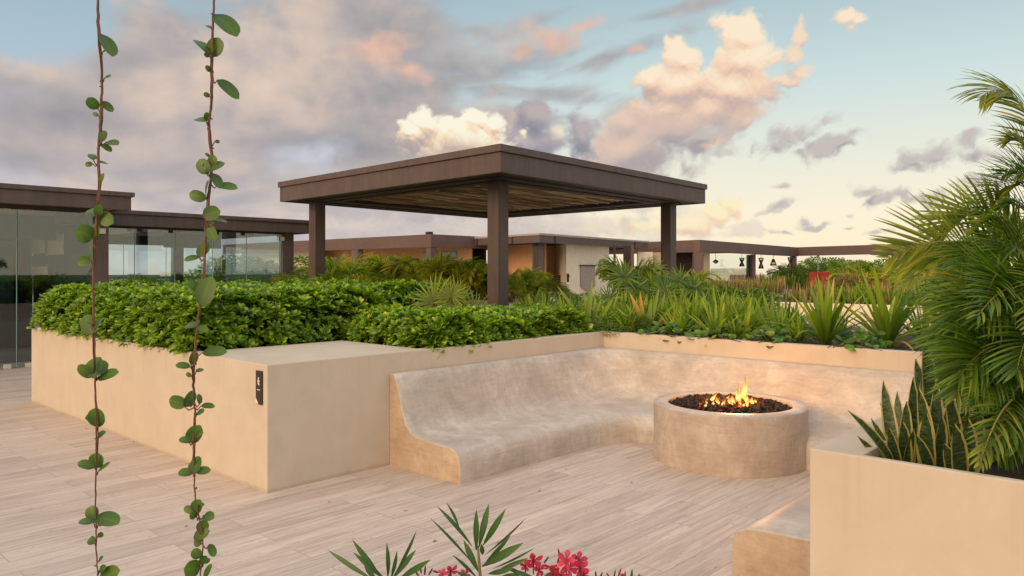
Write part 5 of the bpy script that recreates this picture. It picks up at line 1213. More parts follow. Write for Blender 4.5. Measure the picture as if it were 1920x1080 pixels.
# near cluster: bases in the right planter
b1 = A_(1905, 880, 4.3); b1[2] = .84
heads = [A_(1915, 640, 4.3), A_(1935, 520, 4.5), A_(1880, 720, 4.25), A_(1960, 700, 4.1), A_(1990, 430, 4.6)]
canes = [((b1[0] + dx, b1[1] + dy, .82), h_) for (dx, dy), h_ in zip([(0, 0), (.12, .1), (-.12, .08), (.1, -.12), (.2, 0)], heads)]
FR = [
 # (start, control, tip) read from the way the fronds hang
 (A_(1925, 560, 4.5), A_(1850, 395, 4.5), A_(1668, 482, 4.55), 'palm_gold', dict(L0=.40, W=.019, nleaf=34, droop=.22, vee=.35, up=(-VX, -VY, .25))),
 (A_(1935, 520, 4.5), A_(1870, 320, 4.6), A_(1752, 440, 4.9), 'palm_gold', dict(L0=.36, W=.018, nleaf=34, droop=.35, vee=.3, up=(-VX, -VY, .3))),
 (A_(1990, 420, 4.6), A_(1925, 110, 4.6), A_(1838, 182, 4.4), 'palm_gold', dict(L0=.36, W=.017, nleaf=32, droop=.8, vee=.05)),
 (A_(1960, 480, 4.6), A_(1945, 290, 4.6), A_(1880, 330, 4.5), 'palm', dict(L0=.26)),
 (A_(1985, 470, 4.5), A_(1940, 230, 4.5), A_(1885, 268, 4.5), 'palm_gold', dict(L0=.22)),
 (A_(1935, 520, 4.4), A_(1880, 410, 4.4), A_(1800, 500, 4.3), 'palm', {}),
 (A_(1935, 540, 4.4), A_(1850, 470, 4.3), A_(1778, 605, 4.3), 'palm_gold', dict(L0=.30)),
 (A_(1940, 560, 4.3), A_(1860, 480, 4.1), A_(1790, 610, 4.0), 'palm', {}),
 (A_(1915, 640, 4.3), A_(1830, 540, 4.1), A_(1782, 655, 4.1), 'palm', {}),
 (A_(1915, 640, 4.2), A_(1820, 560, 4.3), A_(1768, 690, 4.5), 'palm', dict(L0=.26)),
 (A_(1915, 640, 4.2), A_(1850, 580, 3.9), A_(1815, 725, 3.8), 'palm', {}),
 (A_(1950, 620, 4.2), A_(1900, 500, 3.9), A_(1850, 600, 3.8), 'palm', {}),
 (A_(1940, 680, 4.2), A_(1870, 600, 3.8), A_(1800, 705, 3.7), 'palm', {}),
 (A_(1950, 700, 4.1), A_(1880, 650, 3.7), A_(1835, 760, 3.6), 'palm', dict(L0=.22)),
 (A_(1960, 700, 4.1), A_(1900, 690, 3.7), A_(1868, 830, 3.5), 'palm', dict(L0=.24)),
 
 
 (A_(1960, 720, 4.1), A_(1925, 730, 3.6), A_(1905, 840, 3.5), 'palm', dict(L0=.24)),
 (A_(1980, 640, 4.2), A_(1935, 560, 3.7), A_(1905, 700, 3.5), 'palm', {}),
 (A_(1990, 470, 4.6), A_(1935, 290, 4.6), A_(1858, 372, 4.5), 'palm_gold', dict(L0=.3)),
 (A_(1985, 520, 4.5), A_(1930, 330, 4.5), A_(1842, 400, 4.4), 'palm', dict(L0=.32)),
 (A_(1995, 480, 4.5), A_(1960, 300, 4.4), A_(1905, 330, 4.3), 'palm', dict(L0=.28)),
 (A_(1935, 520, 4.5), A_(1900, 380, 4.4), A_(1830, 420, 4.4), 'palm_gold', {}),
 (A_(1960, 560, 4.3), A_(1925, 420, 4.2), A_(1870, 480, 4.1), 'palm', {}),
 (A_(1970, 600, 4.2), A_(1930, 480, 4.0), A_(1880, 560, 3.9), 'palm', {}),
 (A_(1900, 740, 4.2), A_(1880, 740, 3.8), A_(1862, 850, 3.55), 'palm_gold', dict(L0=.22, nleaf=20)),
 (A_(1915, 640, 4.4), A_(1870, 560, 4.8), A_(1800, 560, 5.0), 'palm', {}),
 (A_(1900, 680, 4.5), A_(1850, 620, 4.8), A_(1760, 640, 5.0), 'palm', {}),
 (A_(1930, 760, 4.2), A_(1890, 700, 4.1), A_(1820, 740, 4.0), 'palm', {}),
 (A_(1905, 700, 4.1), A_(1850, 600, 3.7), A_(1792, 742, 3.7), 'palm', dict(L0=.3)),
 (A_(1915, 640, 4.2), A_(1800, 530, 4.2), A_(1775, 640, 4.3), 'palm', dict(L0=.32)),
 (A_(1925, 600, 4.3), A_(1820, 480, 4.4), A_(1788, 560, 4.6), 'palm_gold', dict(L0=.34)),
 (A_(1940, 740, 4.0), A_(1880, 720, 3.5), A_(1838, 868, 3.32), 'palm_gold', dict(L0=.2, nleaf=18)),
 (A_(1900, 790, 4.3), A_(1850, 760, 4.3), A_(1790, 840, 4.2), 'palm_dry', dict(L0=.2)),
 (A_(1930, 800, 4.3), A_(1900, 790, 4.2), A_(1870, 860, 4.1), 'palm', dict(L0=.22)),
]
for k in range(20):
    h_ = heads[k % 4] + R.normal(0, .06, 3); ty = R.uniform(540, 850); tx = R.uniform(1805 if ty < 650 else 1845, 1945); tt = R.uniform(3.5, 4.6)
    mx = tx + R.uniform(30, 110); my = ty - R.uniform(60, 170)
    FR.append((h_, A_(mx, my, (tt + 4.3) / 2), A_(tx, ty, tt), 'palm' if k % 5 else 'palm_gold', dict(L0=R.uniform(.28, .38))))
areca('tall areca palm clump with arching feathery fronds in the right foreground planter', b1, FR, canes, L0=.36, W=.0165, nleaf=31, droop=.42, ks=.80)
# second clump farther back and to the right
KD = 1.0
b2 = A_(1960, 700, 5.2); b2[2] = .84
hd = [A_(1900, 560, 5.2), A_(1960, 480, 5.3), A_(1850, 620, 5.0)]
F2 = []
for k in range(22):
    h_ = hd[k % 3]; az = R.uniform(2.2, 6.2); ln = R.uniform(.7, 1.1); e = np.array([math.cos(az), math.sin(az), 0]); e = e * .5 - np.array([RX, RY, 0]) * R.uniform(.1, .9)
    e = e / (np.linalg.norm(e) + .2); F2.append((h_, h_ + e * ln * .5 + [0, 0, ln * R.uniform(.35, .65)], h_ + e * ln + [0, 0, R.uniform(-.35, .3)], 'palm' if k % 3 else 'palm_gold', {}))
areca('second areca palm clump behind the tall one, mostly hidden by its fronds', b2, F2, [((b2[0] + .1 * i, b2[1] - .1 * i, .82), h_) for i, h_ in enumerate(hd)], L0=.30, W=.022, nleaf=30)

# ---- snake plants in the near planter
def snake(px, py, t, blades, label):
    b = at(px, py, t); o = empty('snake_plant', (b[0], b[1], .82), label, 'plant', None)
    for (dx, tx, ty, wpx, bend, dt) in blades:
        base = at(px + dx, py, t); base[2] = .81; tip = at(tx, ty, t + dt); v = tip - base
        n_ = np.array([-VX, -VY, .25]) + R.normal(0, .35, 3); g = MB()
        ln_ = np.linalg.norm(v) * (1.05 + .06 * abs(bend)); s_ = unit(np.cross(v, n_)); nn = unit(np.cross(s_, v))
        dd = unit(v) + nn * bend * .5
        g.leaves([base], [dd], [nn], ln_, wpx * 1.3 / FPX * t, bend, SNAKE, .3); g.build('leaf', M['snake'], o)
snake(1690, 893, 3.08, [(-10, 1597, 778, 17, .5, -.25), (-6, 1658, 724, 22, -.25, .1), (-2, 1652, 762, 15, .2, .15), (0, 1627, 804, 14, .3, 0), (4, 1683, 742, 18, .15, .1), (0, 1645, 830, 14, .3, -.1),
    (8, 1693, 795, 22, -.1, -.1), (-12, 1672, 775, 20, .15, .2), (10, 1712, 716, 24, .1, .2), (6, 1700, 760, 22, -.2, .05), (-14, 1612, 822, 13, .4, -.1), (-8, 1636, 790, 15, .35, .05), (-4, 1668, 806, 18, .1, -.15), (2, 1622, 850, 12, .4, -.1), (6, 1712, 810, 20, -.2, -.1)], 'snake plant with yellow-edged blades leaning out over the ledge')
snake(1748, 902, 3.0, [(-6, 1738, 780, 28, .08, -.15), (8, 1766, 785, 26, -.1, -.1), (0, 1724, 735, 24, .1, .15), (12, 1782, 760, 26, -.1, .1), (-10, 1730, 700, 22, .1, .3), (4, 1757, 725, 24, 0, .25), (16, 1800, 800, 22, -.25, 0), (0, 1720, 820, 20, .2, -.2)], 'snake plant with broad upright striped blades in the middle of the near planter')
snake(1806, 915, 2.92, [(-6, 1790, 800, 30, .05, -.1), (6, 1815, 790, 32, -.08, 0), (0, 1776, 730, 24, .1, .2), (10, 1840, 780, 26, -.15, .1), (12, 1835, 830, 24, -.2, -.1), (-14, 1772, 835, 22, .2, 0)], 'snake plant with dark striped blades under the palm fronds')
snake(1745, 800, 3.9, [(0, 1735, 640, 24, .1, 0), (8, 1765, 650, 26, -.1, .1), (-8, 1718, 680, 22, .15, .1), (12, 1790, 672, 24, -.2, 0), (4, 1752, 600, 22, .05, .2), (16, 1770, 690, 24, -.1, -.1)], 'pale yellow-edged snake plant growing taller behind the front ones')

# ---- generic far plants
def far_palm_proto(nf, ln, mat, L0, rise):
    o = empty('palm_shrub', (0, 0, 0), '-', 'palm')
    g = MB(); gr = MB()
    for k in range(nf):
        az = k * 2.4 + R.uniform(-.3, .3); l_ = ln * R.uniform(.75, 1.1); e = np.array([math.cos(az), math.sin(az), 0]); b = e * .08 + [0, 0, rise * R.uniform(.2, 1)]
        frond(g, gr, b, b + e * l_ * .35 + [0, 0, l_ * R.uniform(.5, .9)], b + e * l_ * R.uniform(.7, 1) + [0, 0, l_ * R.uniform(-.1, .55)], nleaf=20, L0=L0, W=.035, droop=.9)
    g.build('fronds', M[mat], o); gr.tube([(0, 0, -.02), (0.02, 0, rise)], .03, 5); gr.build('stem', M['cane'], o)
    return remember(o)
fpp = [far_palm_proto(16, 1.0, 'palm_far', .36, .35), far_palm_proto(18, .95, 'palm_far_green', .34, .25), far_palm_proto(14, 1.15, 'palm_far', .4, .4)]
fused = [False] * 3
def far_palm(i, px, py_top, t, label, group, zb=.885, w=1.0):
    b = at(px, HOR, t); zt = at(px, py_top, t)[2]
    o = fpp[i] if not fused[i] else copy_tree(fpp[i]); fused[i] = True
    s_ = (zt - zb) / (1.0, .85, 1.1)[i]; o.location = (b[0], b[1], zb); o.scale = (s_ * w, s_ * w, s_); o.rotation_euler = (0, 0, R.uniform(0, 6.28))
    return tag(o, label, 'palm', group)
gfp = 'palm shrubs in a row in front of the long low building'
lf = ['golden-tipped palm shrub in the row behind the hedge', 'dark green palm shrub in the row behind the hedge', 'large yellowish palm shrub in the row behind the hedge']
for k, (px, top, t) in enumerate([(560, 505, 18), (588, 500, 17.5), (625, 472, 20), (655, 480, 19), (685, 482, 19.5), (712, 478, 20), (742, 476, 19), (770, 480, 20), (792, 466, 19), (820, 480, 20), (845, 492, 18.5), (872, 488, 19), (900, 486, 18.5), (958, 500, 19), (985, 508, 18), (640, 505, 16.5), (700, 508, 16), (760, 505, 16.5), (810, 512, 16), (1000, 515, 15)]):
    i = (0, 1, 2, 1)[k % 4]; far_palm(i, px, top, t, lf[i], gfp)
far_palm(0, 975, 495, 21, 'small golden palm in front of the orange-lit kiosk wall', None)
far_palm(1, 1192, 476, 14, 'bushy palm with upright tips right of the cream kiosk wall', None, w=.6)
far_palm(1, 1212, 505, 13, 'dark palm shrub between the kiosk and the right pergola post', None, w=.7)
far_palm(0, 1290, 500, 22, 'golden palm shrub just right of the right pergola post', None)
far_palm(1, 1262, 520, 12, 'low dark palm behind the right pergola post', None)
gft = 'palms under the far roof band'
for (px, top, t, i) in [(1512, 492, 50, 1), (1545, 484, 52, 1), (1580, 490, 50, 1), (1600, 497, 44, 0), (1632, 494, 46, 2), (1660, 488, 48, 1), (1690, 496, 43, 0), (1720, 505, 40, 1), (1755, 490, 30, 1), (1800, 480, 26, 0), (1850, 480, 24, 1), (1890, 470, 22, 1)]:
    far_palm(i, px, top, t, ['golden palm among the greenery under the far roof band', 'dark palm among the greenery under the far roof band', 'yellowish palm among the greenery under the far roof band'][i], gft, 0)

# bushes: leafy crowns on a few stems
def bush_proto(n, mat, rad, leaf, flowers=None):
    o = empty('leafy_bush', (0, 0, 0), '-', 'bush')
    cl = R.normal(0, 1, (9, 3)) * [.42, .42, .28] + [0, 0, .62]; cr = R.uniform(.25, .42, 9)
    k = R.integers(0, 9, n); v = unit(R.normal(size=(n, 3))); P = cl[k] + v * (cr[k] * R.uniform(.55, 1.05, n))[:, None]; P[:, 2] = np.abs(P[:, 2]) + .02
    g = MB(); d = unit(v + R.normal(0, .5, v.shape)); g.leaves(P, d, np.cross(d, R.normal(size=(n, 3))), leaf * R.uniform(.7, 1.2, n), leaf * .5, R.uniform(.1, .6, n), LANCE, .2)
    g.build('foliage', M[mat], o)
    g = MB()
    for c in cl: g.tube([(0, 0, -.02), tuple(c * [.5, .5, .6]), tuple(c)], [.03, .02, .008], 4)
    g.build('stems', M['twig'], o)
    if flowers:
        m_ = flowers; k = R.integers(0, 9, m_); v = unit(R.normal(size=(m_, 3)) + [0, 0, .5]); P = cl[k] + v * (cr[k] * 1.05)[:, None]; P[:, 2] = np.abs(P[:, 2])
        g = MB(); g.leaves(np.repeat(P, 3, 0), unit(R.normal(size=(m_ * 3, 3))), unit(R.normal(size=(m_ * 3, 3))), .06, .055, .4, OVAL, .2); tag(g.build('flowers', M['far_petal'], o), kind='stuff')
    return remember(o)
bp = [bush_proto(5200, 'far_leaf', 1, .06), bush_proto(3600, 'hedge', 1, .06), bush_proto(4200, 'far_leaf', 1, .05, 130)]
bu = [False] * 3
def bush(i, px, top, t, label, group=None, zb=0.0, wide=1.2, name='leafy_bush'):
    b = at(px, HOR, t); zt = at(px, top, t)[2]; o = bp[i] if not bu[i] else copy_tree(bp[i]); bu[i] = True
    s_ = (zt - zb) / 1.25; o.location = (b[0], b[1], zb); o.scale = (s_ * wide, s_ * wide, s_); o.rotation_euler = (0, 0, R.uniform(0, 6.28)); return tag(o, label, 'bush', group)
gb = 'green bushes seen through the lower glass room'
for (px, top, t) in [(430, 498, 27), (455, 492, 26), (485, 486, 26), (515, 490, 25), (535, 500, 24), (345, 520, 30), (300, 524, 31), (240, 525, 30), (270, 518, 34), (400, 512, 29)]:
    bush(0, px, top, t, 'dark green bush seen through the glass room left of the pergola', gb, wide=1.5)
bush(0, 568, 508, 21, 'dark bush between the glass room post and the left pergola post')
gb2 = 'pink-flowering bushes in front of the far greenery'
for (px, top, t) in [(1578, 512, 37), (1603, 515, 36), (1628, 512, 38), (1655, 516, 35), (1685, 513, 36), (1715, 515, 35), (1745, 512, 34)]:
    bush(2, px, top, t, 'bush covered in pink-red flowers below the far roof band', gb2, wide=1.3, name='flowering_bush')
gb3 = 'dark bushes under the far roof band'
for (px, top, t) in [(1508, 498, 48), (1530, 488, 56), (1560, 486, 56), (1600, 492, 55), (1640, 490, 55), (1675, 494, 54), (1700, 500, 48)]:
    bush(0, px, top, t, 'dark green bush under the far roof band', gb3, wide=1.5)
gb4 = 'small green shrubs in the far planter'
for k in range(16):
    px = 1500 + k * 17 + R.uniform(-6, 6); k_ = (px - 960) / FPX; bush(1, px, 538 + R.uniform(-3, 8), (17.35 + R.uniform(0, 1.2)) / (VX + RX * k_) , 'small bright shrub in the far planter behind the strap plants', gb4, zb=.88, wide=1.0)
for k in range(12):
    px = 1335 + k * 15 + R.uniform(-5, 5); bush(1 if k % 2 else 0, px, 545 + R.uniform(-5, 7), 20.3 + R.uniform(0, .6) if px > 1400 else 13.0, 'small shrub among the straw-tipped spikes left of the far planter', 'small shrubs among the straw-tipped spikes', zb=.88 if px > 1400 else .0, wide=1.1)
for k, (px, top, t_) in enumerate([(1008, 572, 9.3), (1052, 566, 9.6), (1085, 585, 8.9), (1140, 575, 9.2), (1190, 590, 8.8), (1245, 572, 9.4), (1296, 580, 9.1), (1352, 585, 9.2), (1392, 600, 9.0)]):
    bush(k % 2, px, top, t_, 'leafy little bush growing between the strap-leaved plants', 'leafy bushes between the strap-leaved plants', zb=.88, wide=1.5)
bush(0, 1090, 552, 11.3, 'dark glossy green bush in front of the cream kiosk wall, left', None, zb=.88, wide=1.3)
bush(0, 1058, 550, 11.6, 'dark glossy green bush in front of the cream kiosk wall, right of the front post', None, zb=.88, wide=1.2)

# spiky tufts: dry snake plants and grasses
def tuft_proto(n, h_, mat, sp, w):
    o = empty('spiky_tuft', (0, 0, 0), '-', 'plant'); g = MB(); b = R.normal(0, .10, (n, 3)) * [1, 1, 0]
    az = R.uniform(0, 6.28, n); po = np.abs(R.normal(0, sp, n)); d = rot_dirs(az, po)
    g.leaves(b, d, rot_dirs(az + 3.14, po + 1.57), h_ * R.uniform(.5, 1.1, n), w, R.uniform(.0, .3, n), STRAP, .3); g.build('blades', M[mat], o); return remember(o)
tp = [tuft_proto(16, .55, 'dry_spike', .2, .035), tuft_proto(18, .5, 'strap', .35, .04), tuft_proto(14, .7, 'dark_spike' if 'dark_spike' in M else 'far_leaf', .2, .05)]
tu = [False] * 3
def tuft(i, x, y, z, s_, label, group):
    o = tp[i] if not tu[i] else copy_tree(tp[i]); tu[i] = True
    o.location = (x, y, z); o.scale = (s_, s_, s_); o.rotation_euler = (0, 0, R.uniform(0, 6.28)); tag(o, label, 'plant', group)
for k in range(26):
    px = R.uniform(835, 1010); p_ = at(px, HOR, 18.5 + R.uniform(0, 1.6)); tuft(0, p_[0], p_[1], .88, R.uniform(.8, 1.2), 'dry upright spiky plant in the planter below the palms', 'dry spiky plants in the planter below the palms')
for k in range(60):
    px = R.uniform(1325, 1720); t_ = 16.0 + R.uniform(0, 2.6) if px > 1480 else R.uniform(11.5, 16); p_ = at(px, HOR, t_)
    if px <= 1480 and p_[0] > 9.9: zb = .0
    else: zb = .88
    if px > 1480: p_[0] = min(max(p_[0], 16.95), 21)
    if zb == 0: continue
    tuft(int(R.integers(0, 2)), p_[0], p_[1], zb, R.uniform(.8, 1.15), ['dry straw-coloured spiky plant in the far planter', 'green spiky plant in the far planter'][0] if False else 'spiky plant in the far planter on the right', 'spiky plants in the far planter on the right')
# planter row between: straw-tipped spikes left of the far frame
planter_far('planter', 'low planter of straw-coloured spikes in front of the open terrace room', 19.5, 23.5, 9.9, 14.5)
for k in range(70):
    px = R.uniform(1318, 1510); t_ = 23 + R.uniform(-.8, 3.2); p_ = at(px, HOR, t_); p_[0] = min(max(p_[0], 19.7), 23.2); p_[1] = min(max(p_[1], 10.1), 14.3)
    tuft(0 if k % 3 else 1, p_[0], p_[1], .88, R.uniform(.85, 1.25), 'straw-tipped spiky plant in front of the open terrace room', 'straw-tipped spiky plants in front of the open terrace room')
for k in range(24):
    px = 1419 + k * 2.75; p_ = at(px, HOR, 43.8); tuft(2, p_[0], p_[1], .62, R.uniform(.9, 1.5), 'dark silhouetted spiky plant on the low wall of the open terrace room', 'silhouetted spiky plants on the low wall')

# ------------------------------------------------------------------ hanging vines close to the camera
def vine(stem, leaves_, t, label):
    S = np.array(stem, float)
    P = np.array([at(x, y, t) for x, y in S]); o = empty('hanging_vine', tuple(P[0]), label, 'vine')
    # smooth the stem
    u = np.linspace(0, len(P) - 1, len(P) * 5); Q = np.array([np.interp(u, np.arange(len(P)), P[:, k]) for k in range(3)]).T
    for _ in range(3): Q[1:-1] = (Q[:-2] + 2 * Q[1:-1] + Q[2:]) / 4
    Q[1:-1] += R.normal(0, .0004, Q[1:-1].shape)
    zz = np.linspace(0, 1, len(Q)); g = MB(); rad = (.0017 + .0005 * np.sin(zz * 5)) * (1 + .18 * (R.uniform(size=len(Q)) > .9)); g.tube(Q, rad, 7)
    for k in range(24):
        i = int(R.integers(5, len(Q) - 5)); g.tube([Q[i], Q[i] + R.normal(0, .004, 3)], [.0016, .0007], 4)
    g.build('stem', M['stem'], o)
    # a second, older strand twisted round it
    g = MB(); tw = np.linspace(0, 1, len(Q)) * 26; rr = .0026
    W2 = Q + np.stack([rr * np.cos(tw) * RX, rr * np.cos(tw) * RY, 0 * tw], -1) + np.stack([rr * np.sin(tw) * VX, rr * np.sin(tw) * VY, 0 * tw], -1)
    g.tube(W2[:int(len(Q) * .8)], .0010, 5); g.build('side_strand', M['stem'], o)
    leaves_ = list(leaves_)
    for k in range(14):
        i_ = int(R.integers(2, len(S) - 2)); u_ = R.uniform(); q_ = S[i_] * (1 - u_) + S[i_ + 1] * u_; a_ = R.choice([0, math.pi]) + R.uniform(-.8, .8); l_ = R.uniform(9, 17)
        leaves_.append((q_[0] + 4 * math.cos(a_), q_[1], q_[0] + (4 + l_) * math.cos(a_), q_[1] - l_ * .7 * abs(math.sin(a_)) - 2, l_ * R.uniform(.4, .9)))
    for lf_ in leaves_:
        bx, by, tx, ty, w = lf_
        b = at(bx, by, t + R.uniform(-.01, .01)); e = at(tx, ty, t + R.uniform(-.015, .015)); v = e - b; ln_ = np.linalg.norm(v)
        k = np.argmin(np.linalg.norm(Q - b, axis=1)); st = Q[k]
        wid = w / FPX * t; broad = min(wid / max(ln_, 1e-4), 1.25)
        # narrow in the picture means seen edge-on: tip the blade instead of thinning it
        true_w = max(wid, ln_ * .62); tilt = math.acos(min(1, wid / true_w)) * .9 * (1 if R.uniform() > .5 else -1)
        vd = unit(v); face = unit(np.array([-VX, -VY, 0.]) - vd * np.dot(vd, np.array([-VX, -VY, 0.]))); sd_ = np.cross(vd, face)
        n_ = unit(face * math.cos(tilt) + sd_ * math.sin(tilt))
        if n_[2] < 0 and abs(tilt) > .5: n_ = unit(face * math.cos(tilt) - sd_ * math.sin(tilt))
        bd = R.uniform(.15, .5); g = MB()
        # rounded blade with a fine outline
        g.leaves([b], [vd + n_ * bd * .45], [n_], ln_ * 1.04, true_w, bd, [.10, .60, .84, .96, 1.0, 1.0, .96, .86, .63, .10], .14)
        lo_ = g.build('leaf', M['vine_leaf'], o)
        md = (st + b) / 2 + np.array([0, 0, -.006]) if np.linalg.norm(st - b) > .004 else (st + b) / 2
        g = MB(); g.tube([st, md, b, b + vd * ln_ * .12], [.0013, .0012, .0010, .0007], 5); g.build('leaf_stalk', M['stem'], lo_)
    return o
vine([(180, -260), (184, -120), (183, 0), (186, 60), (192, 150), (190, 205), (187, 245), (184, 300), (188, 345), (183, 400), (178, 450), (175, 500), (175, 560), (176, 620), (178, 700), (180, 780), (181, 830), (180, 900), (179, 960), (181, 1040), (184, 1085), (186, 1180)],
 [(190, 64, 211, 104, 12), (184, 204, 165, 184, 22), (190, 190, 211, 209, 12), (191, 266, 195, 245, 15), (200, 266, 221, 271, 12), (190, 270, 208, 284, 8), (174, 307, 160, 309, 10), (175, 300, 171, 289, 8), (187, 305, 201, 306, 12), (190, 342, 194, 325, 10),
  (176, 442, 143, 434, 36), (178, 452, 182, 419, 20), (188, 402, 211, 418, 28), (186, 405, 165, 394, 15), (183, 406, 187, 384, 15), (170, 487, 145, 492, 20), (170, 488, 173, 460, 13), (174, 626, 159, 592, 28), (172, 625, 195, 596, 10),
  (176, 706, 147, 686, 22), (178, 709, 178, 671, 37), (184, 710, 221, 698, 17), (186, 702, 195, 676, 14), (184, 801, 180, 766, 33), (182, 798, 165, 777, 9), (180, 878, 183, 850, 29), (177, 877, 147, 867, 12), (184, 884, 206, 868, 6), (176, 974, 172, 949, 27), (180, 968, 221, 981, 14), (176, 980, 149, 977, 6), (186, 1086, 223, 1070, 26), (190, 1110, 215, 1120, 22)], 1.3,
 'left hanging vine strand with a brown stem and sparse round green leaves')
vine([(404, -260), (402, -120), (402, 0), (399, 50), (397, 115), (398, 165), (396, 200), (392, 225), (391, 245), (396, 285), (398, 310), (395, 340), (391, 375), (388, 415), (386, 450), (383, 490), (380, 530), (376, 560), (372, 590), (368, 630), (366, 670), (363, 705), (364, 740), (365, 775), (363, 810), (362, 840), (364, 880), (365, 920), (370, 960), (376, 980), (381, 1010), (380, 1040), (375, 1080), (374, 1150)],
 [(403, 27, 443, 66, 27), (398, 107, 410, 72, 33), (396, 105, 367, 75, 10), (407, 150, 447, 184, 17), (387, 228, 367, 223, 11), (390, 226, 388, 211, 11), (403, 265, 412, 266, 7), (391, 326, 374, 300, 26), (395, 314, 402, 292, 19), (385, 322, 420, 306, 18),
  (399, 325, 412, 352, 12), (409, 348, 444, 353, 14), (387, 373, 356, 363, 22), (388, 374, 391, 340, 11), (380, 404, 412, 396, 28), (398, 412, 425, 416, 4), (388, 420, 403, 450, 22), (372, 482, 390, 456, 22), (374, 482, 346, 488, 11),
  (376, 574, 396, 520, 36), (384, 548, 352, 530, 14), (370, 614, 390, 620, 12), (370, 612, 347, 611, 10), (380, 661, 424, 660, 16), (357, 688, 330, 684, 10), (358, 684, 367, 659, 12), (351, 757, 318, 751, 26), (345, 762, 365, 735, 14), (374, 758, 373, 739, 5), (377, 761, 402, 762, 8),
  (354, 829, 375, 799, 28), (362, 827, 336, 824, 10), (366, 888, 370, 856, 22), (362, 888, 335, 885, 12), (366, 884, 394, 881, 13), (366, 886, 356, 869, 12), (364, 960, 375, 938, 23), (368, 958, 345, 953, 15), (382, 966, 400, 972, 12), (370, 996, 389, 979, 22), (363, 1008, 392, 996, 18), (378, 1020, 365, 1011, 20), (393, 1020, 402, 1043, 12), (376, 1046, 363, 1030, 22), (372, 1053, 389, 1047, 16), (376, 1064, 346, 1067, 36), (384, 1085, 396, 1058, 12), (372, 1092, 392, 1100, 22)], 1.3,
 'right hanging vine strand with the fuller cluster of round leaves near its lower end')

# ------------------------------------------------------------------ oleander at the lower edge
def oleander(cx, cy, t, leaves_, label):
    o = empty('oleander', tuple(at(cx, cy, t)), label, 'plant')
    b = at(cx, cy, t); g = MB(); g.tube([(b[0] + .05, b[1] - .03, .5), (b[0] + .02, b[1], .8), tuple(b)], [.006, .005, .0035], 6); g.build('stem', M['cane'], o)
    for (bx, by, tx, ty, w) in leaves_:
        p = at(bx, by, t); e = at(tx, ty, t + R.uniform(-.05, .05)); v = unit(e - p); ln_ = np.linalg.norm(e - p)
        tw_ = max(w, 9) / FPX * t; tilt = math.acos(min(1, w / FPX * t / tw_)) * .95
        f_ = np.array([-VX, -VY, .3]); f_ = unit(f_ - v * np.dot(v, f_)); s_ = np.cross(v, f_); n_ = unit(f_ * math.cos(tilt) + s_ * math.sin(tilt))
        bd = R.uniform(.05, .3); g = MB(); g.leaves([p], [v + n_ * bd * .5], [n_], ln_ * 1.03, tw_, bd, [.15, .5, .8, 1, 1, .85, .5, .04], .25); g.build('leaf', M['oleander'], o)
    return o
def flower(g, c, r_, face, up):
    face = unit(np.asarray(face, float)); up = unit(np.asarray(up, float) - face * np.dot(up, face)); s_ = np.cross(up, face)
    for k in range(5):
        a_ = k * 2 * math.pi / 5 + R.uniform(-.1, .1); d = up * math.cos(a_) + s_ * math.sin(a_)
        g.leaves([c], [d + face * .45], [face], r_, r_ * .6, .8, [.15, .4, .8, 1.0, .8, .15], .2)
OT = 1.55
o1 = oleander(728, 1100, OT, [(700, 1088, 617, 1033, 9), (715, 1084, 662, 1014, 11), (722, 1086, 664, 1037, 10), (727, 1084, 725, 1019, 7), (740, 1078, 780, 997, 5), (735, 1086, 779, 1032, 11), (748, 1086, 806, 1050, 12), (705, 1088, 683, 1056, 11), (733, 1086, 744, 1034, 6)], 'oleander shoot with narrow dark leaves at the lower edge, left one')
o2 = oleander(902, 1100, OT, [(885, 1024, 820, 950, 7), (862, 992, 838, 944, 4), (893, 1032, 893, 957, 11), (898, 1026, 916, 947, 13), (906, 1022, 947, 956, 12), (886, 1056, 809, 974, 4), (910, 1040, 984, 973, 4), (912, 1052, 956, 1005, 8), (904, 1062, 979, 1019, 16), (895, 1084, 850, 1042, 5), (925, 1066, 1001, 1028, 4), (930, 1072, 989, 1047, 9), (897, 1072, 870, 1014, 12), (905, 1040, 903, 1020, 9), (916, 1076, 962, 1066, 10), (890, 1090, 856, 1072, 8), (935, 1084, 975, 1078, 12)], 'oleander shoot with the tallest fan of narrow leaves at the lower edge')
g = MB(); g.tube([at(902, 1102, OT), at(898, 1050, OT), at(896, 1024, OT)], [.0035, .003, .002], 6); g.build('stem', M['cane'], o2)
o3 = oleander(1045, 1110, OT, [(1010, 1088, 950, 1066, 8), (1060, 1092, 1020, 1078, 10)], 'oleander shoot carrying the main cluster of pink flowers at the lower edge')
o4 = oleander(1160, 1112, OT, [(1178, 1100, 1185, 1066, 6), (1150, 1105, 1130, 1080, 5)], 'oleander shoot with dark red buds at the lower edge, rightmost')
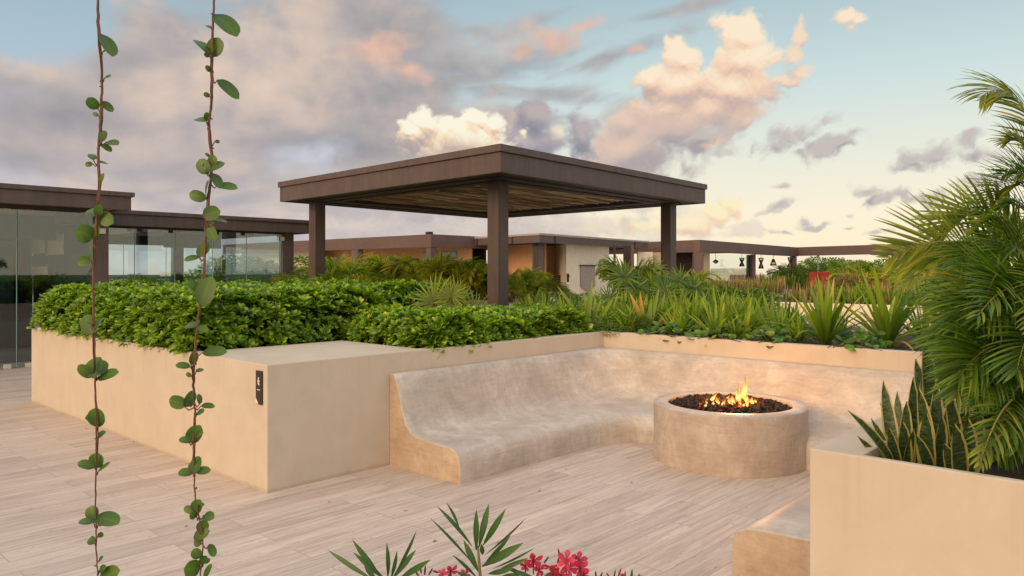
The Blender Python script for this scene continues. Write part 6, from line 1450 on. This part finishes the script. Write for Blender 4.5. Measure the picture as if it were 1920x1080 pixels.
def blooms(o, fl_, bd_):
    for (x, y, r_) in fl_:
        c = at(x, y, OT + R.uniform(-.03, .03)); g = MB(); flower(g, c, r_ / FPX * OT * 1.1, np.array([-VX, -VY, .1]) + R.normal(0, .6, 3), [R.normal(0, .5), R.normal(0, .5), 1])
        f_ = g.build('flower', M['petal'], o); g = MB(); g.tube([c + [0, 0, -.03], c + [0, 0, -.012], c], [.0012, .0015, .002], 5); g.build('flower_stalk', M['bud'], f_)
    for (x, y, l_, a_) in bd_:
        c = at(x, y, OT); g = MB(); d = np.array([RX * math.sin(a_), RY * math.sin(a_), math.cos(a_)]); e = c + d * l_ / FPX * OT
        g.tube([c, c + (e - c) * .4, c + (e - c) * .8, e], [.0012, .0022, .0016, .0004], 6); g.build('bud', M['bud'], o)
blooms(o1, [], [(790, 1075, 16, -.2), (796, 1078, 18, .1), (804, 1078, 15, .5), (785, 1080, 12, -.6)])
blooms(o2, [(845, 1070, 15), (872, 1078, 12), (830, 1076, 10)], [(822, 1074, 12, -1.2)])
blooms(o3, [(1000, 1050, 19), (1010, 1068, 15), (1033, 1062, 18), (1036, 1076, 17), (1062, 1050, 18), (1066, 1066, 18), (1086, 1050, 16), (1088, 1064, 18), (1094, 1078, 14), (1052, 1078, 16), (985, 1060, 11)], [(1050, 1046, 18, -.2), (1045, 1056, 14, .3), (1076, 1054, 14, .5), (1020, 1056, 16, .6), (1092, 1086, 22, .2), (970, 1070, 16, -1.2)])
blooms(o4, [(1168, 1078, 10), (1195, 1081, 10)], [(1118, 1086, 16, -.1), (1124, 1086, 15, .4), (1150, 1088, 20, .2), (1158, 1084, 20, .35), (1172, 1090, 20, 0), (1144, 1086, 14, -.5)])
# the trough they grow in, standing just below the picture
q = at(950, HOR, 1.75)
tr_ = empty('trough', (q[0], q[1], 0), 'low cream planting trough below the oleander shoots', 'planter')
a_, b_ = at(650, HOR, 1.5), at(1260, HOR, 1.5); g = MB(); wallbox(g, a_, b_, .5, 0, .5); g.build('wall', M['render'], tr_, False, .006)
g = MB(); a_, b_ = at(658, HOR, 1.53), at(1252, HOR, 1.53); wallbox(g, a_, b_, .44, .502, .53); g.build('soil', M['soil'], tr_, False)

for k, (px, py) in enumerate([(161, 803), (248, 828), (764, 957), (818, 1012), (936, 1016), (1015, 920), (1187, 905), (1060, 880), (350, 985), (620, 940)]):
    q = onz(px, py, .004); g = MB(); a_ = R.uniform(0, 6.28); g.leaves([[0, 0, 0]], [[math.cos(a_), math.sin(a_), .15]], [[0, 0, 1]], R.uniform(.02, .04), .014, R.uniform(.2, .9), OVAL, .4)
    o = g.build('fallen_leaf', M['palm_dry']); o.location = tuple(q); tag(o, 'tiny dry leaf fallen on the pale stone paving', 'leaf', 'dry leaves fallen on the paving')
